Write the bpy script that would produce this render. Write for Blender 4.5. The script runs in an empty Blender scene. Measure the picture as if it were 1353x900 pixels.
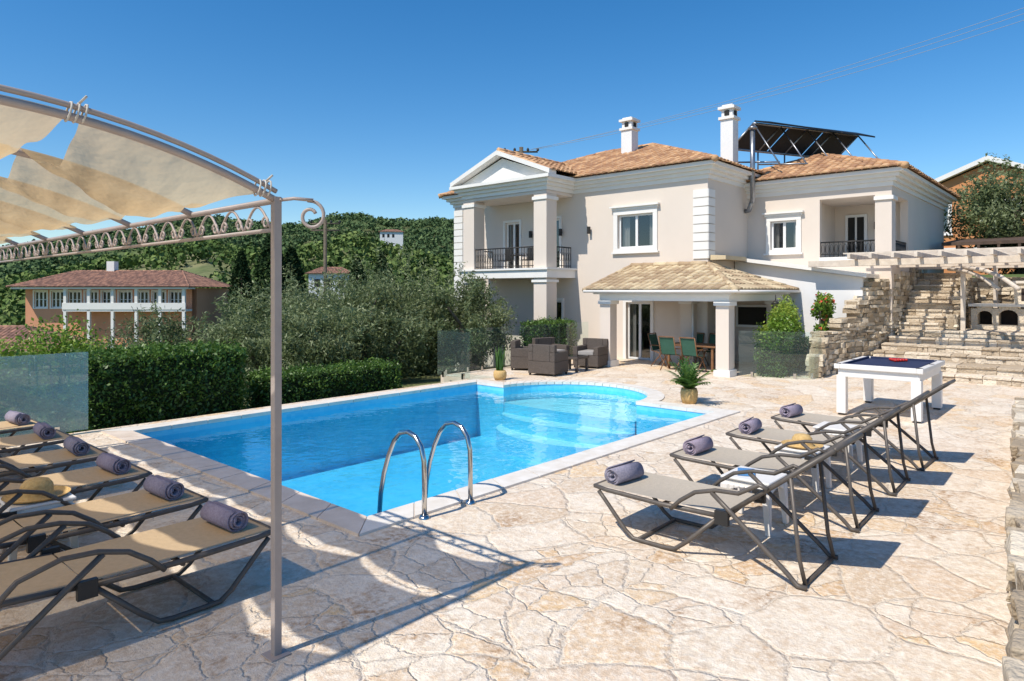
import bpy, math, random
import numpy as np
from mathutils import Vector, Matrix
random.seed(7)
rng=np.random.default_rng(7)
R=random.random
def U(a,b): return random.uniform(a,b)
sc=bpy.context.scene
sc.view_settings.view_transform='Standard'
sc.view_settings.look='None'
sc.view_settings.exposure=0

# ------------------------------------------------------------------ materials
class NT:
    def __init__(s,name):
        s.m=bpy.data.materials.new(name); s.m.use_nodes=True
        s.t=s.m.node_tree; s.t.nodes.clear()
        s.out=s.n('ShaderNodeOutputMaterial')
    def n(s,typ,ins=None,**kw):
        nd=s.t.nodes.new(typ)
        for k,v in kw.items(): setattr(nd,k,v)
        if ins:
            for k,v in ins.items():
                if isinstance(v,bpy.types.NodeSocket): s.t.links.new(v,nd.inputs[k])
                else:
                    nd.inputs[k].default_value=v
        return nd
    def math(s,op,a,b=0.0,c=0.0,clamp=False):
        nd=s.n('ShaderNodeMath',{0:a,1:b,2:c},operation=op,use_clamp=clamp); return nd.outputs[0]
    def ramp(s,fac,stops,interp='LINEAR'):
        nd=s.n('ShaderNodeValToRGB',{0:fac}); cr=nd.color_ramp; cr.interpolation=interp
        while len(cr.elements)<len(stops): cr.elements.new(0.5)
        for e,(p,c) in zip(cr.elements,stops):
            e.position=p; e.color=(*c,1) if len(c)==3 else c
        return nd.outputs[0]
    def mix(s,f,a,b,blend='MIX'):
        nd=s.n('ShaderNodeMix',data_type='RGBA',blend_type=blend)
        for i,v in ((0,f),(6,a),(7,b)):
            if isinstance(v,bpy.types.NodeSocket): s.t.links.new(v,nd.inputs[i])
            else: nd.inputs[i].default_value=v if i==0 else ((*v,1) if len(v)==3 else v)
        return nd.outputs[2]
    def coord(s,kind='Object'): return s.n('ShaderNodeTexCoord').outputs[kind]
    def noise(s,vec,scale,detail=4,rough=.55):
        return s.n('ShaderNodeTexNoise',{'Vector':vec,'Scale':scale,'Detail':detail,'Roughness':rough}).outputs[0]
    def bump(s,h,strength=.5,dist=.02):
        return s.n('ShaderNodeBump',{'Height':h,'Strength':strength,'Distance':dist}).outputs[0]
    def pr(s,color,rough=.6,metal=0.,spec=.4,normal=None,**kw):
        b=s.n('ShaderNodeBsdfPrincipled')
        for k,v in (('Base Color',color),('Roughness',rough),('Metallic',metal),('Specular IOR Level',spec)):
            if isinstance(v,bpy.types.NodeSocket): s.t.links.new(v,b.inputs[k])
            else: b.inputs[k].default_value=(*v,1) if k=='Base Color' else v
        if normal is not None: s.t.links.new(normal,b.inputs['Normal'])
        return b.outputs[0]
    def fin(s,sh): s.t.links.new(sh,s.out.inputs[0]); return s.m

def pm(name,c1,c2=None,scale=3,rough=.7,bump=.0,bscale=40,metal=0.,spec=.35,tint=False,bd=.01):
    t=NT(name); co=t.coord(); c2=c2 or tuple(x*.8 for x in c1)
    if tint:
        f=t.n('ShaderNodeAttribute',attribute_name='tint').outputs['Fac']
        nz=t.noise(co,scale,3)
        f=t.math('ADD',t.math('MULTIPLY',f,.7),t.math('MULTIPLY',nz,.4))
    else: f=t.noise(co,scale,3)
    col=t.ramp(f,[(.25,c1),(.75,c2)])
    nrm=t.bump(t.noise(co,bscale,2),bump,bd) if bump>=.2 else None
    return t.fin(t.pr(col,rough,metal,spec,nrm))

def leafmat(name,dark,mid,light,trans=.3):
    t=NT(name)
    f=t.n('ShaderNodeAttribute',attribute_name='tint').outputs['Fac']
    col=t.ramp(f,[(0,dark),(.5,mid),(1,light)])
    p=t.n('ShaderNodeBsdfDiffuse',{'Color':col}).outputs[0]
    if trans>.15:
        gl=t.n('ShaderNodeBsdfGlossy',{'Color':(.8,.85,.8,1),'Roughness':.45}).outputs[0]
        p=t.n('ShaderNodeMixShader',{0:.05,1:p,2:gl}).outputs[0]
        tr=t.n('ShaderNodeBsdfTranslucent',{'Color':col}).outputs[0]
        p=t.n('ShaderNodeMixShader',{0:trans,1:p,2:tr}).outputs[0]
    return t.fin(p)

M={}
def paving(name,sx=1.75,gain=1.0):
    t=NT(name); co=t.coord()
    def dist(v,scale,amt,det):
        dn=t.n('ShaderNodeTexNoise',{'Vector':co,'Scale':scale,'Detail':det,'Roughness':.6}).outputs['Color']
        dv=t.n('ShaderNodeVectorMath',{0:dn,1:(.5,.5,.5)},operation='SUBTRACT').outputs[0]
        dv=t.n('ShaderNodeVectorMath',{0:dv,'Scale':amt},operation='SCALE').outputs[0]
        return t.n('ShaderNodeVectorMath',{0:v,1:dv},operation='ADD').outputs[0]
    v=dist(co,.9,.45,1.0); v=dist(v,11.0,.09,3.0)
    vc=t.n('ShaderNodeTexVoronoi',{'Vector':v,'Scale':sx},voronoi_dimensions='2D')
    ve=t.n('ShaderNodeTexVoronoi',{'Vector':v,'Scale':sx},voronoi_dimensions='2D',feature='DISTANCE_TO_EDGE')
    vc2=t.n('ShaderNodeTexVoronoi',{'Vector':v,'Scale':sx*2.1},voronoi_dimensions='2D')
    ve2=t.n('ShaderNodeTexVoronoi',{'Vector':v,'Scale':sx*2.1},voronoi_dimensions='2D',feature='DISTANCE_TO_EDGE')
    r0=t.n('ShaderNodeSeparateColor',{0:vc.outputs['Color']})
    m=t.math('GREATER_THAN',r0.outputs[2],.48)      # some slabs are broken into smaller stones
    r=t.n('ShaderNodeSeparateColor',{0:t.mix(m,vc.outputs['Color'],vc2.outputs['Color'])})
    e2=t.math('ADD',ve2.outputs['Distance'],t.math('MULTIPLY',t.math('SUBTRACT',1.0,m),5.0))
    e=t.math('MINIMUM',ve.outputs['Distance'],e2)
    g=gain
    def c(a,b,d): return (a*g,b*g,d*g)
    col=t.ramp(r.outputs[0],[(0,c(.62,.48,.34)),(.15,c(.72,.60,.46)),(.4,c(.80,.70,.57)),(.65,c(.75,.62,.48)),(.82,c(.69,.54,.40)),(.91,c(.76,.54,.30)),(1,c(.62,.42,.25))])
    n1=t.noise(co,4.5,6,.70)
    col=t.mix(t.ramp(n1,[(.42,(0,0,0)),(.68,(.8,.8,.8))]),col,c(.58,.42,.28))
    n2=t.noise(co,17,5,.78)
    col=t.mix(t.ramp(n2,[(.44,(0,0,0)),(.62,(.7,.7,.7))]),col,c(.88,.80,.69))
    n3=t.noise(co,1.3,5,.72)
    st=t.ramp(n3,[(.54,(0,0,0)),(.63,(.9,.9,.9))])
    st=t.math('MULTIPLY',st,t.ramp(r.outputs[1],[(.40,(0,0,0)),(.55,(1,1,1))]))
    st=t.math('MULTIPLY',st,t.ramp(n2,[(.40,(1,1,1)),(.56,(.12,.12,.12))]))
    col=t.mix(st,col,c(.40,.24,.13))
    jw=t.math('ADD',t.math('MULTIPLY',t.noise(co,2.6,2),.06),-.009)
    q=t.math('DIVIDE',e,jw)
    grout=t.ramp(q,[(.5,(1,1,1)),(.85,(0,0,0))])
    line=t.ramp(q,[(.6,(0,0,0)),(.85,(1,1,1)),(1.0,(0,0,0))])
    crack=t.math('MULTIPLY',line,t.ramp(t.noise(co,1.9,3),[(.38,(.1,.1,.1)),(.6,(.85,.85,.85))]))
    gc=t.mix(n2,c(.56,.46,.35),c(.84,.76,.64))
    col=t.mix(t.math('MULTIPLY',grout,.75),col,gc)
    col=t.mix(crack,col,c(.42,.28,.18))
    h=t.math('ADD',t.ramp(e,[(0,(0,0,0)),(.05,(1,1,1))]),t.math('MULTIPLY',n1,2.6))
    h=t.math('ADD',h,t.math('MULTIPLY',n2,1.1))
    return t.fin(t.pr(col,.82,0,.2,t.bump(h,.65,.022)))
M['pave']=paving('flagstone_paving')
M['coping']=pm('coping_stone',(.80,.76,.70),(.66,.60,.52),6,.6,.2,50)
M['coping_w']=pm('coping_warm',(.76,.65,.55),(.60,.49,.39),4,.6,.25,40)
M['stone']=pm('limestone_block',(.70,.60,.46),(.36,.28,.19),5,.85,.9,20,tint=True,bd=.04)
M['steps']=pm('step_stone',(.72,.62,.49),(.44,.35,.25),6,.85,.8,20,tint=True,bd=.05)
M['wall']=pm('render_beige',(.70,.61,.53),(.665,.58,.50),1.2,.85)
M['white']=pm('trim_white',(.80,.78,.74),(.75,.72,.68),2,.6)
M['wwall']=pm('render_white',(.76,.755,.75),(.70,.695,.69),2,.8)
M['frame']=pm('window_frame',(.80,.80,.79),(.76,.76,.75),2,.35)
M['orange']=pm('render_orange',(.62,.27,.11),(.55,.235,.095),1.5,.85)
M['salmon']=pm('render_salmon',(.68,.32,.19),(.62,.28,.16),1.,.85)
M['tile']=pm('roof_tile',(.62,.38,.20),(.38,.205,.11),1.5,.8,tint=True)
M['tile_pale']=pm('roof_tile_pale',(.62,.50,.32),(.38,.27,.165),2,.8,tint=True)
M['tile_red']=pm('roof_tile_red',(.40,.21,.14),(.20,.11,.08),1.5,.85,tint=True)
M['iron']=pm('black_iron',(.03,.028,.026),(.02,.02,.02),5,.5)
M['dark']=pm('dark_interior',(.03,.028,.025),(.02,.02,.02),2,.9)
M['curtain']=pm('curtain',(.6,.57,.52),(.5,.47,.43),8,.9)
M['post']=pm('painted_post',(.42,.35,.31),(.35,.29,.26),8,.45)
M['steel']=pm('stainless',(.62,.61,.59),(.52,.51,.5),10,.18,metal=1.)
M['flue']=pm('galvanised',(.35,.36,.38),(.22,.23,.25),10,.35,metal=.8)
M['cable']=pm('cable_grey',(.34,.37,.42),(.30,.33,.37),10,.6)
M['alu']=pm('lounger_frame',(.13,.112,.097),(.09,.078,.068),20,.45,metal=.2)
M['sling']=pm('sling_grey',(.50,.43,.34),(.44,.38,.30),30,.8,.4,400)
M['sling_warmlit']=pm('sling_canopy_light',(.60,.43,.25),(.52,.37,.21),30,.8,.4,400)  # left loungers: warm light through the canopy is put into the sling colour
M['plastic']=pm('white_plastic',(.80,.77,.73),(.74,.71,.67),4,.35)
M['straw']=pm('straw',(.68,.47,.2),(.48,.30,.11),40,.8,.6,120)
M['felt']=pm('navy_felt',(.025,.035,.09),(.02,.03,.07),12,.9)
M['wicker']=pm('wicker_brown',(.15,.12,.10),(.08,.065,.055),60,.7,.8,160,bd=.02)
M['cushion']=pm('cushion',(.35,.33,.31),(.3,.28,.26),6,.9)
M['wood']=pm('brown_wood',(.26,.13,.06),(.16,.08,.04),8,.5)
M['greenfab']=pm('green_fabric',(.04,.12,.085),(.03,.09,.06),8,.8)
M['pergola']=pm('weathered_white_wood',(.72,.63,.53),(.52,.44,.36),7,.75)
M['bark']=pm('bark',(.17,.14,.105),(.08,.065,.045),9,.9,.9,25,bd=.03)
M['soil']=pm('garden_earth',(.20,.19,.08),(.08,.12,.035),2,.95,.8,12,bd=.05)
M['dkwood']=pm('dark_roof_wood',(.13,.085,.06),(.06,.04,.03),5,.8)
M['solar']=pm('solar_absorber',(.02,.021,.026),(.015,.016,.02),5,.45,spec=.3)
M['fire']=pm('soot',(.05,.035,.03),(.02,.02,.02),5,.9)
M['red']=pm('red_ball',(.5,.03,.02),(.4,.02,.02),5,.2)
M['bluebook']=pm('blue_book',(.08,.25,.5),(.06,.2,.45),5,.5)
M['rope']=pm('rope',(.6,.55,.48),(.45,.42,.37),40,.8)
def towel():
    t=NT('towel_lilac'); co=t.coord()
    inf=t.n('ShaderNodeObjectInfo').outputs['Random']
    base=t.ramp(inf,[(0,(.24,.23,.29)),(.5,(.29,.245,.32)),(1,(.31,.24,.30))])
    col=t.mix(t.ramp(t.noise(co,70,3,.7),[(.35,(0,0,0)),(.7,(.7,.7,.7))]),base,(.46,.41,.49))
    return t.fin(t.pr(col,.95,0,.1,t.bump(t.noise(co,160,2),.9,.01)))
M['towel']=towel()
def canopy():
    t=NT('canopy_canvas'); co=t.coord()
    col=t.ramp(t.noise(co,2.5,3),[(.3,(.62,.45,.25)),(.7,(.70,.55,.34))])
    nb=t.bump(t.noise(co,6,3),.6,.05)
    d=t.n('ShaderNodeBsdfDiffuse',{'Color':col,'Normal':nb}).outputs[0]
    tr=t.n('ShaderNodeBsdfTranslucent',{'Color':col,'Normal':nb}).outputs[0]
    a=t.n('ShaderNodeMixShader',{0:.55,1:d,2:tr}).outputs[0]
    tp=t.n('ShaderNodeBsdfTransparent',{'Color':(1,.88,.70,1)}).outputs[0]
    return t.fin(t.n('ShaderNodeMixShader',{0:.22,1:a,2:tp}).outputs[0])
M['canvas']=canopy()
def glass(name,tint,diff=.0,dcol=(.5,.6,.6),f0=.04,mx=.75):
    t=NT(name)
    f=t.n('ShaderNodeLayerWeight',{'Blend':.5}).outputs['Facing']
    fr=t.math('ADD',t.math('MULTIPLY',t.math('POWER',f,5.0),mx),f0)
    tp=t.n('ShaderNodeBsdfTransparent',{'Color':(*tint,1)}).outputs[0]
    df=t.n('ShaderNodeBsdfDiffuse',{'Color':(*dcol,1)}).outputs[0]
    a=t.n('ShaderNodeMixShader',{0:diff,1:tp,2:df}).outputs[0]
    gl=t.n('ShaderNodeBsdfGlossy',{'Color':(1,1,1,1),'Roughness':.0}).outputs[0]
    return t.fin(t.n('ShaderNodeMixShader',{0:fr,1:a,2:gl}).outputs[0])
M['glass']=glass('fence_glass',(.93,.98,.97),.02,(.6,.75,.72),.03,.5)
M['glass_l']=glass('frosted_fence_glass',(.74,.90,.90),.28,(.55,.72,.72))
M['pane']=glass('window_glass',(.55,.58,.6),.0,f0=.10)
def water():
    t=NT('pool_water'); co=t.coord()
    h=t.math('ADD',t.noise(co,2.2,2,.5),t.math('MULTIPLY',t.noise(co,7,1),.35))
    nb=t.bump(h,.3,.05)
    fr=t.n('ShaderNodeFresnel',{'IOR':1.33,'Normal':nb}).outputs[0]
    tp=t.n('ShaderNodeBsdfTransparent',{'Color':(.66,.94,.99,1)}).outputs[0]
    gl=t.n('ShaderNodeBsdfGlossy',{'Color':(1,1,1,1),'Roughness':.02,'Normal':nb}).outputs[0]
    return t.fin(t.n('ShaderNodeMixShader',{0:fr,1:tp,2:gl}).outputs[0])
M['water']=water()
def pooltile():
    t=NT('pool_mosaic'); co=t.coord()
    n=t.noise(co,.7,3); n2=t.noise(co,18,2,.7)
    col=t.ramp(n,[(.3,(.055,.44,.70)),(.7,(.14,.62,.82))])
    col=t.mix(t.math('MULTIPLY',n2,.35),col,(.10,.50,.74))
    fl=t.n('ShaderNodeVectorMath',{0:co,'Scale':12.5},operation='SCALE').outputs[0]
    fl=t.n('ShaderNodeVectorMath',{0:fl},operation='FLOOR').outputs[0]
    wnz=t.n('ShaderNodeTexWhiteNoise',{'Vector':fl}).outputs['Value']
    col=t.mix(t.math('MULTIPLY',wnz,.25),col,(.30,.74,.86))
    return t.fin(t.pr(col,.35,0,.4))
M['mosaic']=pooltile()
M['mosaic_l']=pm('pool_step_tile',(.50,.80,.86),(.42,.74,.83),3,.4)
M['olive']=leafmat('olive_leaves',(.06,.085,.03),(.15,.19,.075),(.29,.33,.17),.35)
M['hedge']=leafmat('hedge_leaves',(.03,.065,.012),(.075,.155,.025),(.17,.27,.05))
M['shrub']=leafmat('shrub_leaves',(.07,.13,.015),(.16,.29,.03),(.36,.42,.07))
M['forest']=leafmat('forest_leaves',(.04,.07,.025),(.095,.15,.045),(.20,.25,.085),.1)
M['forest_hazed']=leafmat('far_forest_leaves_hazed',(.045,.08,.04),(.085,.135,.06),(.15,.205,.085),.1)  # aerial haze put into the leaf colour of the far slopes
M['cypress']=leafmat('cypress_leaves',(.012,.025,.012),(.03,.055,.022),(.06,.085,.035),.1)
M['palm']=leafmat('palm_leaves',(.04,.09,.02),(.08,.17,.03),(.16,.26,.06))
M['flower']=pm('red_flowers',(.5,.04,.03),(.6,.1,.05),5,.7)
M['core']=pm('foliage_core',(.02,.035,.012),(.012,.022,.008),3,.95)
def groundmat():
    t=NT('hillside_ground'); co=t.coord()
    n=t.noise(co,.02,4,.65); n2=t.noise(co,.3,4,.7)
    col=t.ramp(n,[(.3,(.07,.11,.045)),(.5,(.12,.16,.06)),(.64,(.26,.24,.13))])
    col=t.mix(t.ramp(n2,[(.4,(0,0,0)),(.65,(.7,.7,.7))]),col,(.07,.10,.04))
    return t.fin(t.pr(col,.95,0,.1))
M['ground']=groundmat()

# ------------------------------------------------------------------ mesh builder
class MB:
    def __init__(s): s.v=[];s.f=[];s.m=[];s.t=[];s.s=[];s.mats=[]
    def mi(s,k):
        m=M[k]
        if m not in s.mats: s.mats.append(m)
        return s.mats.index(m)
    def face(s,pts,k,t=None,sm=False):
        b=len(s.v); s.v.extend([tuple(p) for p in pts]); s.f.append(tuple(range(b,b+len(pts))))
        s.m.append(s.mi(k)); s.t.append(R() if t is None else t); s.s.append(sm)
    def idx(s,vs,fs,k,t=None,sm=False):
        b=len(s.v); s.v.extend([tuple(p) for p in vs]); tt=R() if t is None else t; mi=s.mi(k)
        for f in fs:
            s.f.append(tuple(b+i for i in f)); s.m.append(mi); s.t.append(tt); s.s.append(sm)
    def hexa(s,p,k,t=None):
        s.idx(p,[(0,3,2,1),(4,5,6,7),(0,1,5,4),(1,2,6,5),(2,3,7,6),(3,0,4,7)],k,t)
    def box(s,x0,x1,y0,y1,z0,z1,k,t=None):
        s.hexa([(x0,y0,z0),(x1,y0,z0),(x1,y1,z0),(x0,y1,z0),(x0,y0,z1),(x1,y0,z1),(x1,y1,z1),(x0,y1,z1)],k,t)
    def rough(s,x0,x1,y0,y1,z0,z1,k,j=.02):
        p=[(x0,y0,z0),(x1,y0,z0),(x1,y1,z0),(x0,y1,z0),(x0,y0,z1),(x1,y0,z1),(x1,y1,z1),(x0,y1,z1)]
        s.hexa([(a+U(-j,j),b+U(-j,j),c+U(-j,j)*.6) for a,b,c in p],k)
    def tube(s,pts,r,k,n=8,closed=False,radii=None,t=None):
        P=[Vector(p) for p in pts]; N=len(P); vs=[]
        up=None
        for i in range(N):
            a=P[i-1] if (i>0 or closed) else P[i]; b=P[(i+1)%N] if (i<N-1 or closed) else P[i]
            d=(b-a)
            if d.length<1e-9: d=Vector((0,0,1))
            d.normalize()
            if up is None:
                up=Vector((0,0,1)) if abs(d.z)<.9 else Vector((1,0,0))
            x=up-d*up.dot(d)
            if x.length<1e-4: x=Vector((1,0,0))-d*d.x
            x.normalize(); y=d.cross(x); up=x
            rr=radii[i] if radii else r
            for j in range(n):
                a2=2*math.pi*j/n; vs.append(P[i]+x*(math.cos(a2)*rr)+y*(math.sin(a2)*rr))
        fs=[]
        for i in range(N if closed else N-1):
            i2=(i+1)%N
            for j in range(n):
                fs.append((i*n+j,i*n+(j+1)%n,i2*n+(j+1)%n,i2*n+j))
        if not closed: fs+= [tuple(range(n-1,-1,-1)),tuple(range((N-1)*n,N*n))]
        s.idx(vs,fs,k,t,True)
    def lathe(s,c,prof,k,n=20,t=None):
        vs=[];fs=[]
        for r,z in prof:
            for j in range(n):
                a=2*math.pi*j/n; vs.append((c[0]+r*math.cos(a),c[1]+r*math.sin(a),c[2]+z))
        for i in range(len(prof)-1):
            for j in range(n): fs.append((i*n+j,i*n+(j+1)%n,(i+1)*n+(j+1)%n,(i+1)*n+j))
        s.idx(vs,fs,k,t,True)
    def grid(s,fn,nu,nv,k,sm=True):
        vs=[fn(i/nu,j/nv) for i in range(nu+1) for j in range(nv+1)]
        fs=[(i*(nv+1)+j,(i+1)*(nv+1)+j,(i+1)*(nv+1)+j+1,i*(nv+1)+j+1) for i in range(nu) for j in range(nv)]
        s.idx(vs,fs,k,None,sm)
    def mesh(s,name):
        me=bpy.data.meshes.new(name); me.from_pydata(s.v,[],s.f)
        for m in s.mats: me.materials.append(m)
        me.polygons.foreach_set('material_index',s.m); me.polygons.foreach_set('use_smooth',s.s)
        at=me.attributes.new('tint','FLOAT','FACE'); at.data.foreach_set('value',s.t)
        me.update(); return me
    def build(s,name,parent=None,loc=(0,0,0),rz=0,bevel=0):
        return place(s.mesh(name),name,parent,loc,rz,bevel)
def place(me,name,parent=None,loc=(0,0,0),rz=0,bevel=0):
    o=bpy.data.objects.new(name,me); sc.collection.objects.link(o)
    o.location=loc; o.rotation_euler=(0,0,rz)
    if parent: o.parent=parent
    if bevel:
        b=o.modifiers.new('bevel','BEVEL'); b.width=bevel; b.segments=2; b.limit_method='ANGLE'
    return o
def empty(name,loc=(0,0,0),rz=0):
    o=bpy.data.objects.new(name,None); sc.collection.objects.link(o); o.location=loc; o.rotation_euler=(0,0,rz); o.empty_display_size=.3; return o

# leaf clouds -------------------------------------------------
def leafmesh(name,C,size,aspect,tint,mat,up=None):
    n=len(C)
    a=rng.normal(size=(n,3)); a[:,2]+=.5
    a/=np.linalg.norm(a,axis=1)[:,None]
    b=rng.normal(size=(n,3)); b-=a*(a*b).sum(1)[:,None]; b/=np.linalg.norm(b,axis=1)[:,None]
    c=np.cross(a,b)
    L=(size*rng.uniform(.6,1.3,n))[:,None]; W=L*aspect
    V=np.stack([C-b*L/2,C+c*W/2,C+b*L/2,C-c*W/2],1).reshape(-1,3)
    return rawquads(name,V,tint,mat)
def rawquads(name,V,tint,mat):
    n=len(V)//4
    me=bpy.data.meshes.new(name)
    me.vertices.add(4*n); me.vertices.foreach_set('co',V.astype(np.float32).ravel())
    me.loops.add(4*n); me.loops.foreach_set('vertex_index',np.arange(4*n,dtype=np.int32))
    me.polygons.add(n); me.polygons.foreach_set('loop_start',np.arange(0,4*n,4,dtype=np.int32))
    try: me.polygons.foreach_set('loop_total',np.full(n,4,dtype=np.int32))
    except Exception: pass
    me.update(calc_edges=True); me.validate()
    at=me.attributes.new('tint','FLOAT','FACE'); at.data.foreach_set('value',np.clip(tint,0,1).astype(np.float32))
    me.materials.append(M[mat]); return me
def crown(center,rad,nl,lobes,lobe_r=(.3,.5),fill=.55):
    rad=np.array(rad); L=[]
    for i in range(lobes):
        d=rng.normal(size=3); d/=np.linalg.norm(d)
        p=d*rng.uniform(.35,.8); L.append((p,rng.uniform(*lobe_r),rng.uniform(-.25,.25)))
    w=np.array([l[1]**2 for l in L]); w/=w.sum()
    idx=rng.choice(lobes,nl,p=w)
    P=np.array([l[0] for l in L])[idx]; RR=np.array([l[1] for l in L])[idx]; T=np.array([l[2] for l in L])[idx]
    d=rng.normal(size=(nl,3)); d/=np.linalg.norm(d,axis=1)[:,None]
    rr=RR*(rng.uniform(0,1,nl)**fill)*(1+.15*rng.normal(size=nl))
    C=(P+d*rr[:,None])
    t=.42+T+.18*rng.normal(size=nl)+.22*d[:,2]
    return C*rad+np.array(center),t,L
def tree(name,base,h,rad,nl,lobes=16,size=.16,aspect=.35,mat='olive',rz=None):
    e=empty(name,base)
    rz=rz or rad*.8
    cz=h-rz
    C,t,L=crown((0,0,cz),(rad,rad,rz),nl,lobes,(.20,.42))
    ns=int(nl*.10); k=26; dd=rng.normal(size=(k,3)); dd[:,2]=np.abs(dd[:,2])+.25; dd/=np.linalg.norm(dd,axis=1)[:,None]
    ii=rng.integers(0,k,ns); s_=rng.uniform(.72,1.10,ns)
    S=dd[ii]*s_[:,None]+rng.normal(size=(ns,3))*.035
    C=np.concatenate([C,S*np.array((rad,rad,rz))+np.array((0,0,cz))]); t=np.concatenate([t,.6+.15*rng.normal(size=ns)])
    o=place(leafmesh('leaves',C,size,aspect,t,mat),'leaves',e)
    mb=MB()
    tr=.05*h
    bend=[Vector((U(-.1,.1)*i,U(-.1,.1)*i,(cz-.1*rz)*i/4-.2)) for i in range(5)]
    mb.tube(bend,0,'bark',8,radii=[tr*1.4,tr,tr*.85,tr*.75,tr*.6])
    for l in L[:9]:
        q=Vector(tuple(l[0]*np.array((rad,rad,rz))))+Vector((0,0,cz))
        s0=bend[random.choice([2,3,4])]
        mid=s0.lerp(q,.5)+Vector((U(-.15,.15),U(-.15,.15),U(0,.15)))*rad*.4
        mb.tube([s0,mid,q],0,'bark',6,radii=[tr*.5,tr*.3,tr*.1])
    mb.build('trunk_and_limbs',e)
    return e
def hedge(name,x0,x1,y0,y1,z0,z1,n,size=.07,mat='hedge',jit=.05,rz=0):
    cx,cy=(x0+x1)/2,(y0+y1)/2
    e=empty(name,(cx,cy,z0),rz)
    hx,hy,hz=(x1-x0)/2,(y1-y0)/2,(z1-z0)
    areas=np.array([2*hy*hz,2*hy*hz,2*hx*hz,2*hx*hz,4*hx*hy]); p=areas/areas.sum()
    f=rng.choice(5,n,p=p); u=rng.uniform(-1,1,n); v=rng.uniform(0,1,n); u2=rng.uniform(-1,1,n)
    C=np.zeros((n,3))
    C[:,0]=np.where(f==0,-hx,np.where(f==1,hx,u*hx)); C[:,1]=np.where(f==2,-hy,np.where(f==3,hy,np.where(f<2,u*hy,u2*hy)))
    C[:,2]=np.where(f==4,hz,v*hz)
    lump=np.sin(C[:,0]*5.1+1)*np.sin(C[:,1]*4.3)*np.sin(C[:,2]*6+C[:,0]*2)+.5*np.sin(C[:,0]*11+C[:,1]*9)*np.sin(C[:,2]*13)
    nrm=np.zeros((n,3)); nrm[f==0,0]=-1; nrm[f==1,0]=1; nrm[f==2,1]=-1; nrm[f==3,1]=1; nrm[f==4,2]=1
    C+=nrm*(lump*jit+rng.normal(size=n)*jit*.9-.02)[:,None]+rng.normal(size=(n,3))*.02
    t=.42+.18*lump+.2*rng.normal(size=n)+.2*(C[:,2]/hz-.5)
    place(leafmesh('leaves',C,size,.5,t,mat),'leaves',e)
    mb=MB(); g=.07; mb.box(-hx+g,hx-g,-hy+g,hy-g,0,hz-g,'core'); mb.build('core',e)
    return e
def bush(name,c,rad,n,size=.08,mat='shrub',lobes=10,aspect=.5,flowers=0):
    e=empty(name,c)
    C,t,L=crown((0,0,rad[2]*.9),rad,n,lobes,(.35,.6),.4)
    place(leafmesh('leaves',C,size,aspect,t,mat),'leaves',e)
    if flowers:
        place(leafmesh('blossoms',C[:flowers]*1.04,size*1.1,.9,t[:flowers],'flower'),'blossoms',e)
    mb=MB()
    for i in range(6): mb.tube([(U(-.1,.1),U(-.1,.1),-.3),(U(-.4,.4)*rad[0],U(-.4,.4)*rad[1],rad[2]*1.2)],.02,'bark',5)
    mb.build('stems',e)
    return e

# ------------------------------------------------------------------ world & sun & camera
w=bpy.data.worlds.new('World'); sc.world=w; w.use_nodes=True
nt=w.node_tree; nt.nodes.clear()
sky=nt.nodes.new('ShaderNodeTexSky'); sky.sky_type='NISHITA'; sky.sun_disc=False
ld=Vector((.79,-.10,-1.05)).normalized()
sky.sun_elevation=math.asin(-ld.z); sky.sun_rotation=math.atan2(-ld.x,-ld.y)
sky.air_density=1.0; sky.dust_density=.25; sky.ozone_density=3.0; sky.altitude=50
hs=nt.nodes.new('ShaderNodeHueSaturation'); hs.inputs['Saturation'].default_value=1.36; hs.inputs['Value'].default_value=1.0
bg=nt.nodes.new('ShaderNodeBackground'); bg.inputs[1].default_value=.15
wo=nt.nodes.new('ShaderNodeOutputWorld')
nt.links.new(sky.outputs[0],hs.inputs['Color']); nt.links.new(hs.outputs[0],bg.inputs[0]); nt.links.new(bg.outputs[0],wo.inputs[0])
sl=bpy.data.lights.new('sun','SUN'); sl.energy=5.0; sl.angle=math.radians(.5); sl.color=(1,.93,.82)
so=bpy.data.objects.new('sun',sl); sc.collection.objects.link(so); so.rotation_euler=ld.to_track_quat('-Z','Y').to_euler(); so.location=(-10,3,20)
cam=bpy.data.cameras.new('camera'); co=bpy.data.objects.new('camera',cam); sc.collection.objects.link(co)
cam.sensor_width=36; cam.lens=23.76; cam.shift_y=-.048; cam.clip_start=.05; cam.clip_end=4000
co.location=(0,0,2.0); co.rotation_euler=(math.pi/2,0,math.radians(41.6-90)); sc.camera=co

# ------------------------------------------------------------------ terrain
def sst(a,b,x):
    t=np.clip((x-a)/(b-a),0,1); return t*t*(3-2*t)
def vn(x,y):
    return (np.sin(x*.021+1.3)*np.cos(y*.017+.4)+.5*np.sin(x*.041+y*.033)+.35*np.sin(x*.08-y*.07+2)+.2*np.sin(x*.17+y*.13))
def terr(x,y):
    r=np.hypot(x,y); b=np.degrees(np.arctan2(y,x))
    H=np.interp(b,[-180,-60,-5,10,25,34,42,47,50,54,57,60,62,65,67,71,79,95,120,180],[4,6,8,10,34,50,64,62,58,64,62,56,55,60,56,44,30,28,26,6])*1.06
    z=-2.5-2.2*sst(18,34,r)*sst(20,45,b)
    z=z+5.0*sst(22.8,24.2,x)*(1-sst(9,12,y))
    spur=np.interp(b,[30,44,50,55,60,66,74,85],[0,9,15,19,14,17,10,0])
    z=z+spur*sst(95,190,r)*(1-.55*sst(205,290,r))
    z=z+(H+4.0*vn(x,y)-spur*.45)*sst(230,620,r)*(1-.5*sst(660,1100,r))
    return z
nr,na=130,360
rad_=np.concatenate([[0.01],np.geomspace(6,2500,nr-1)]); ang=np.linspace(-math.pi,math.pi,na,endpoint=False)
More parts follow.
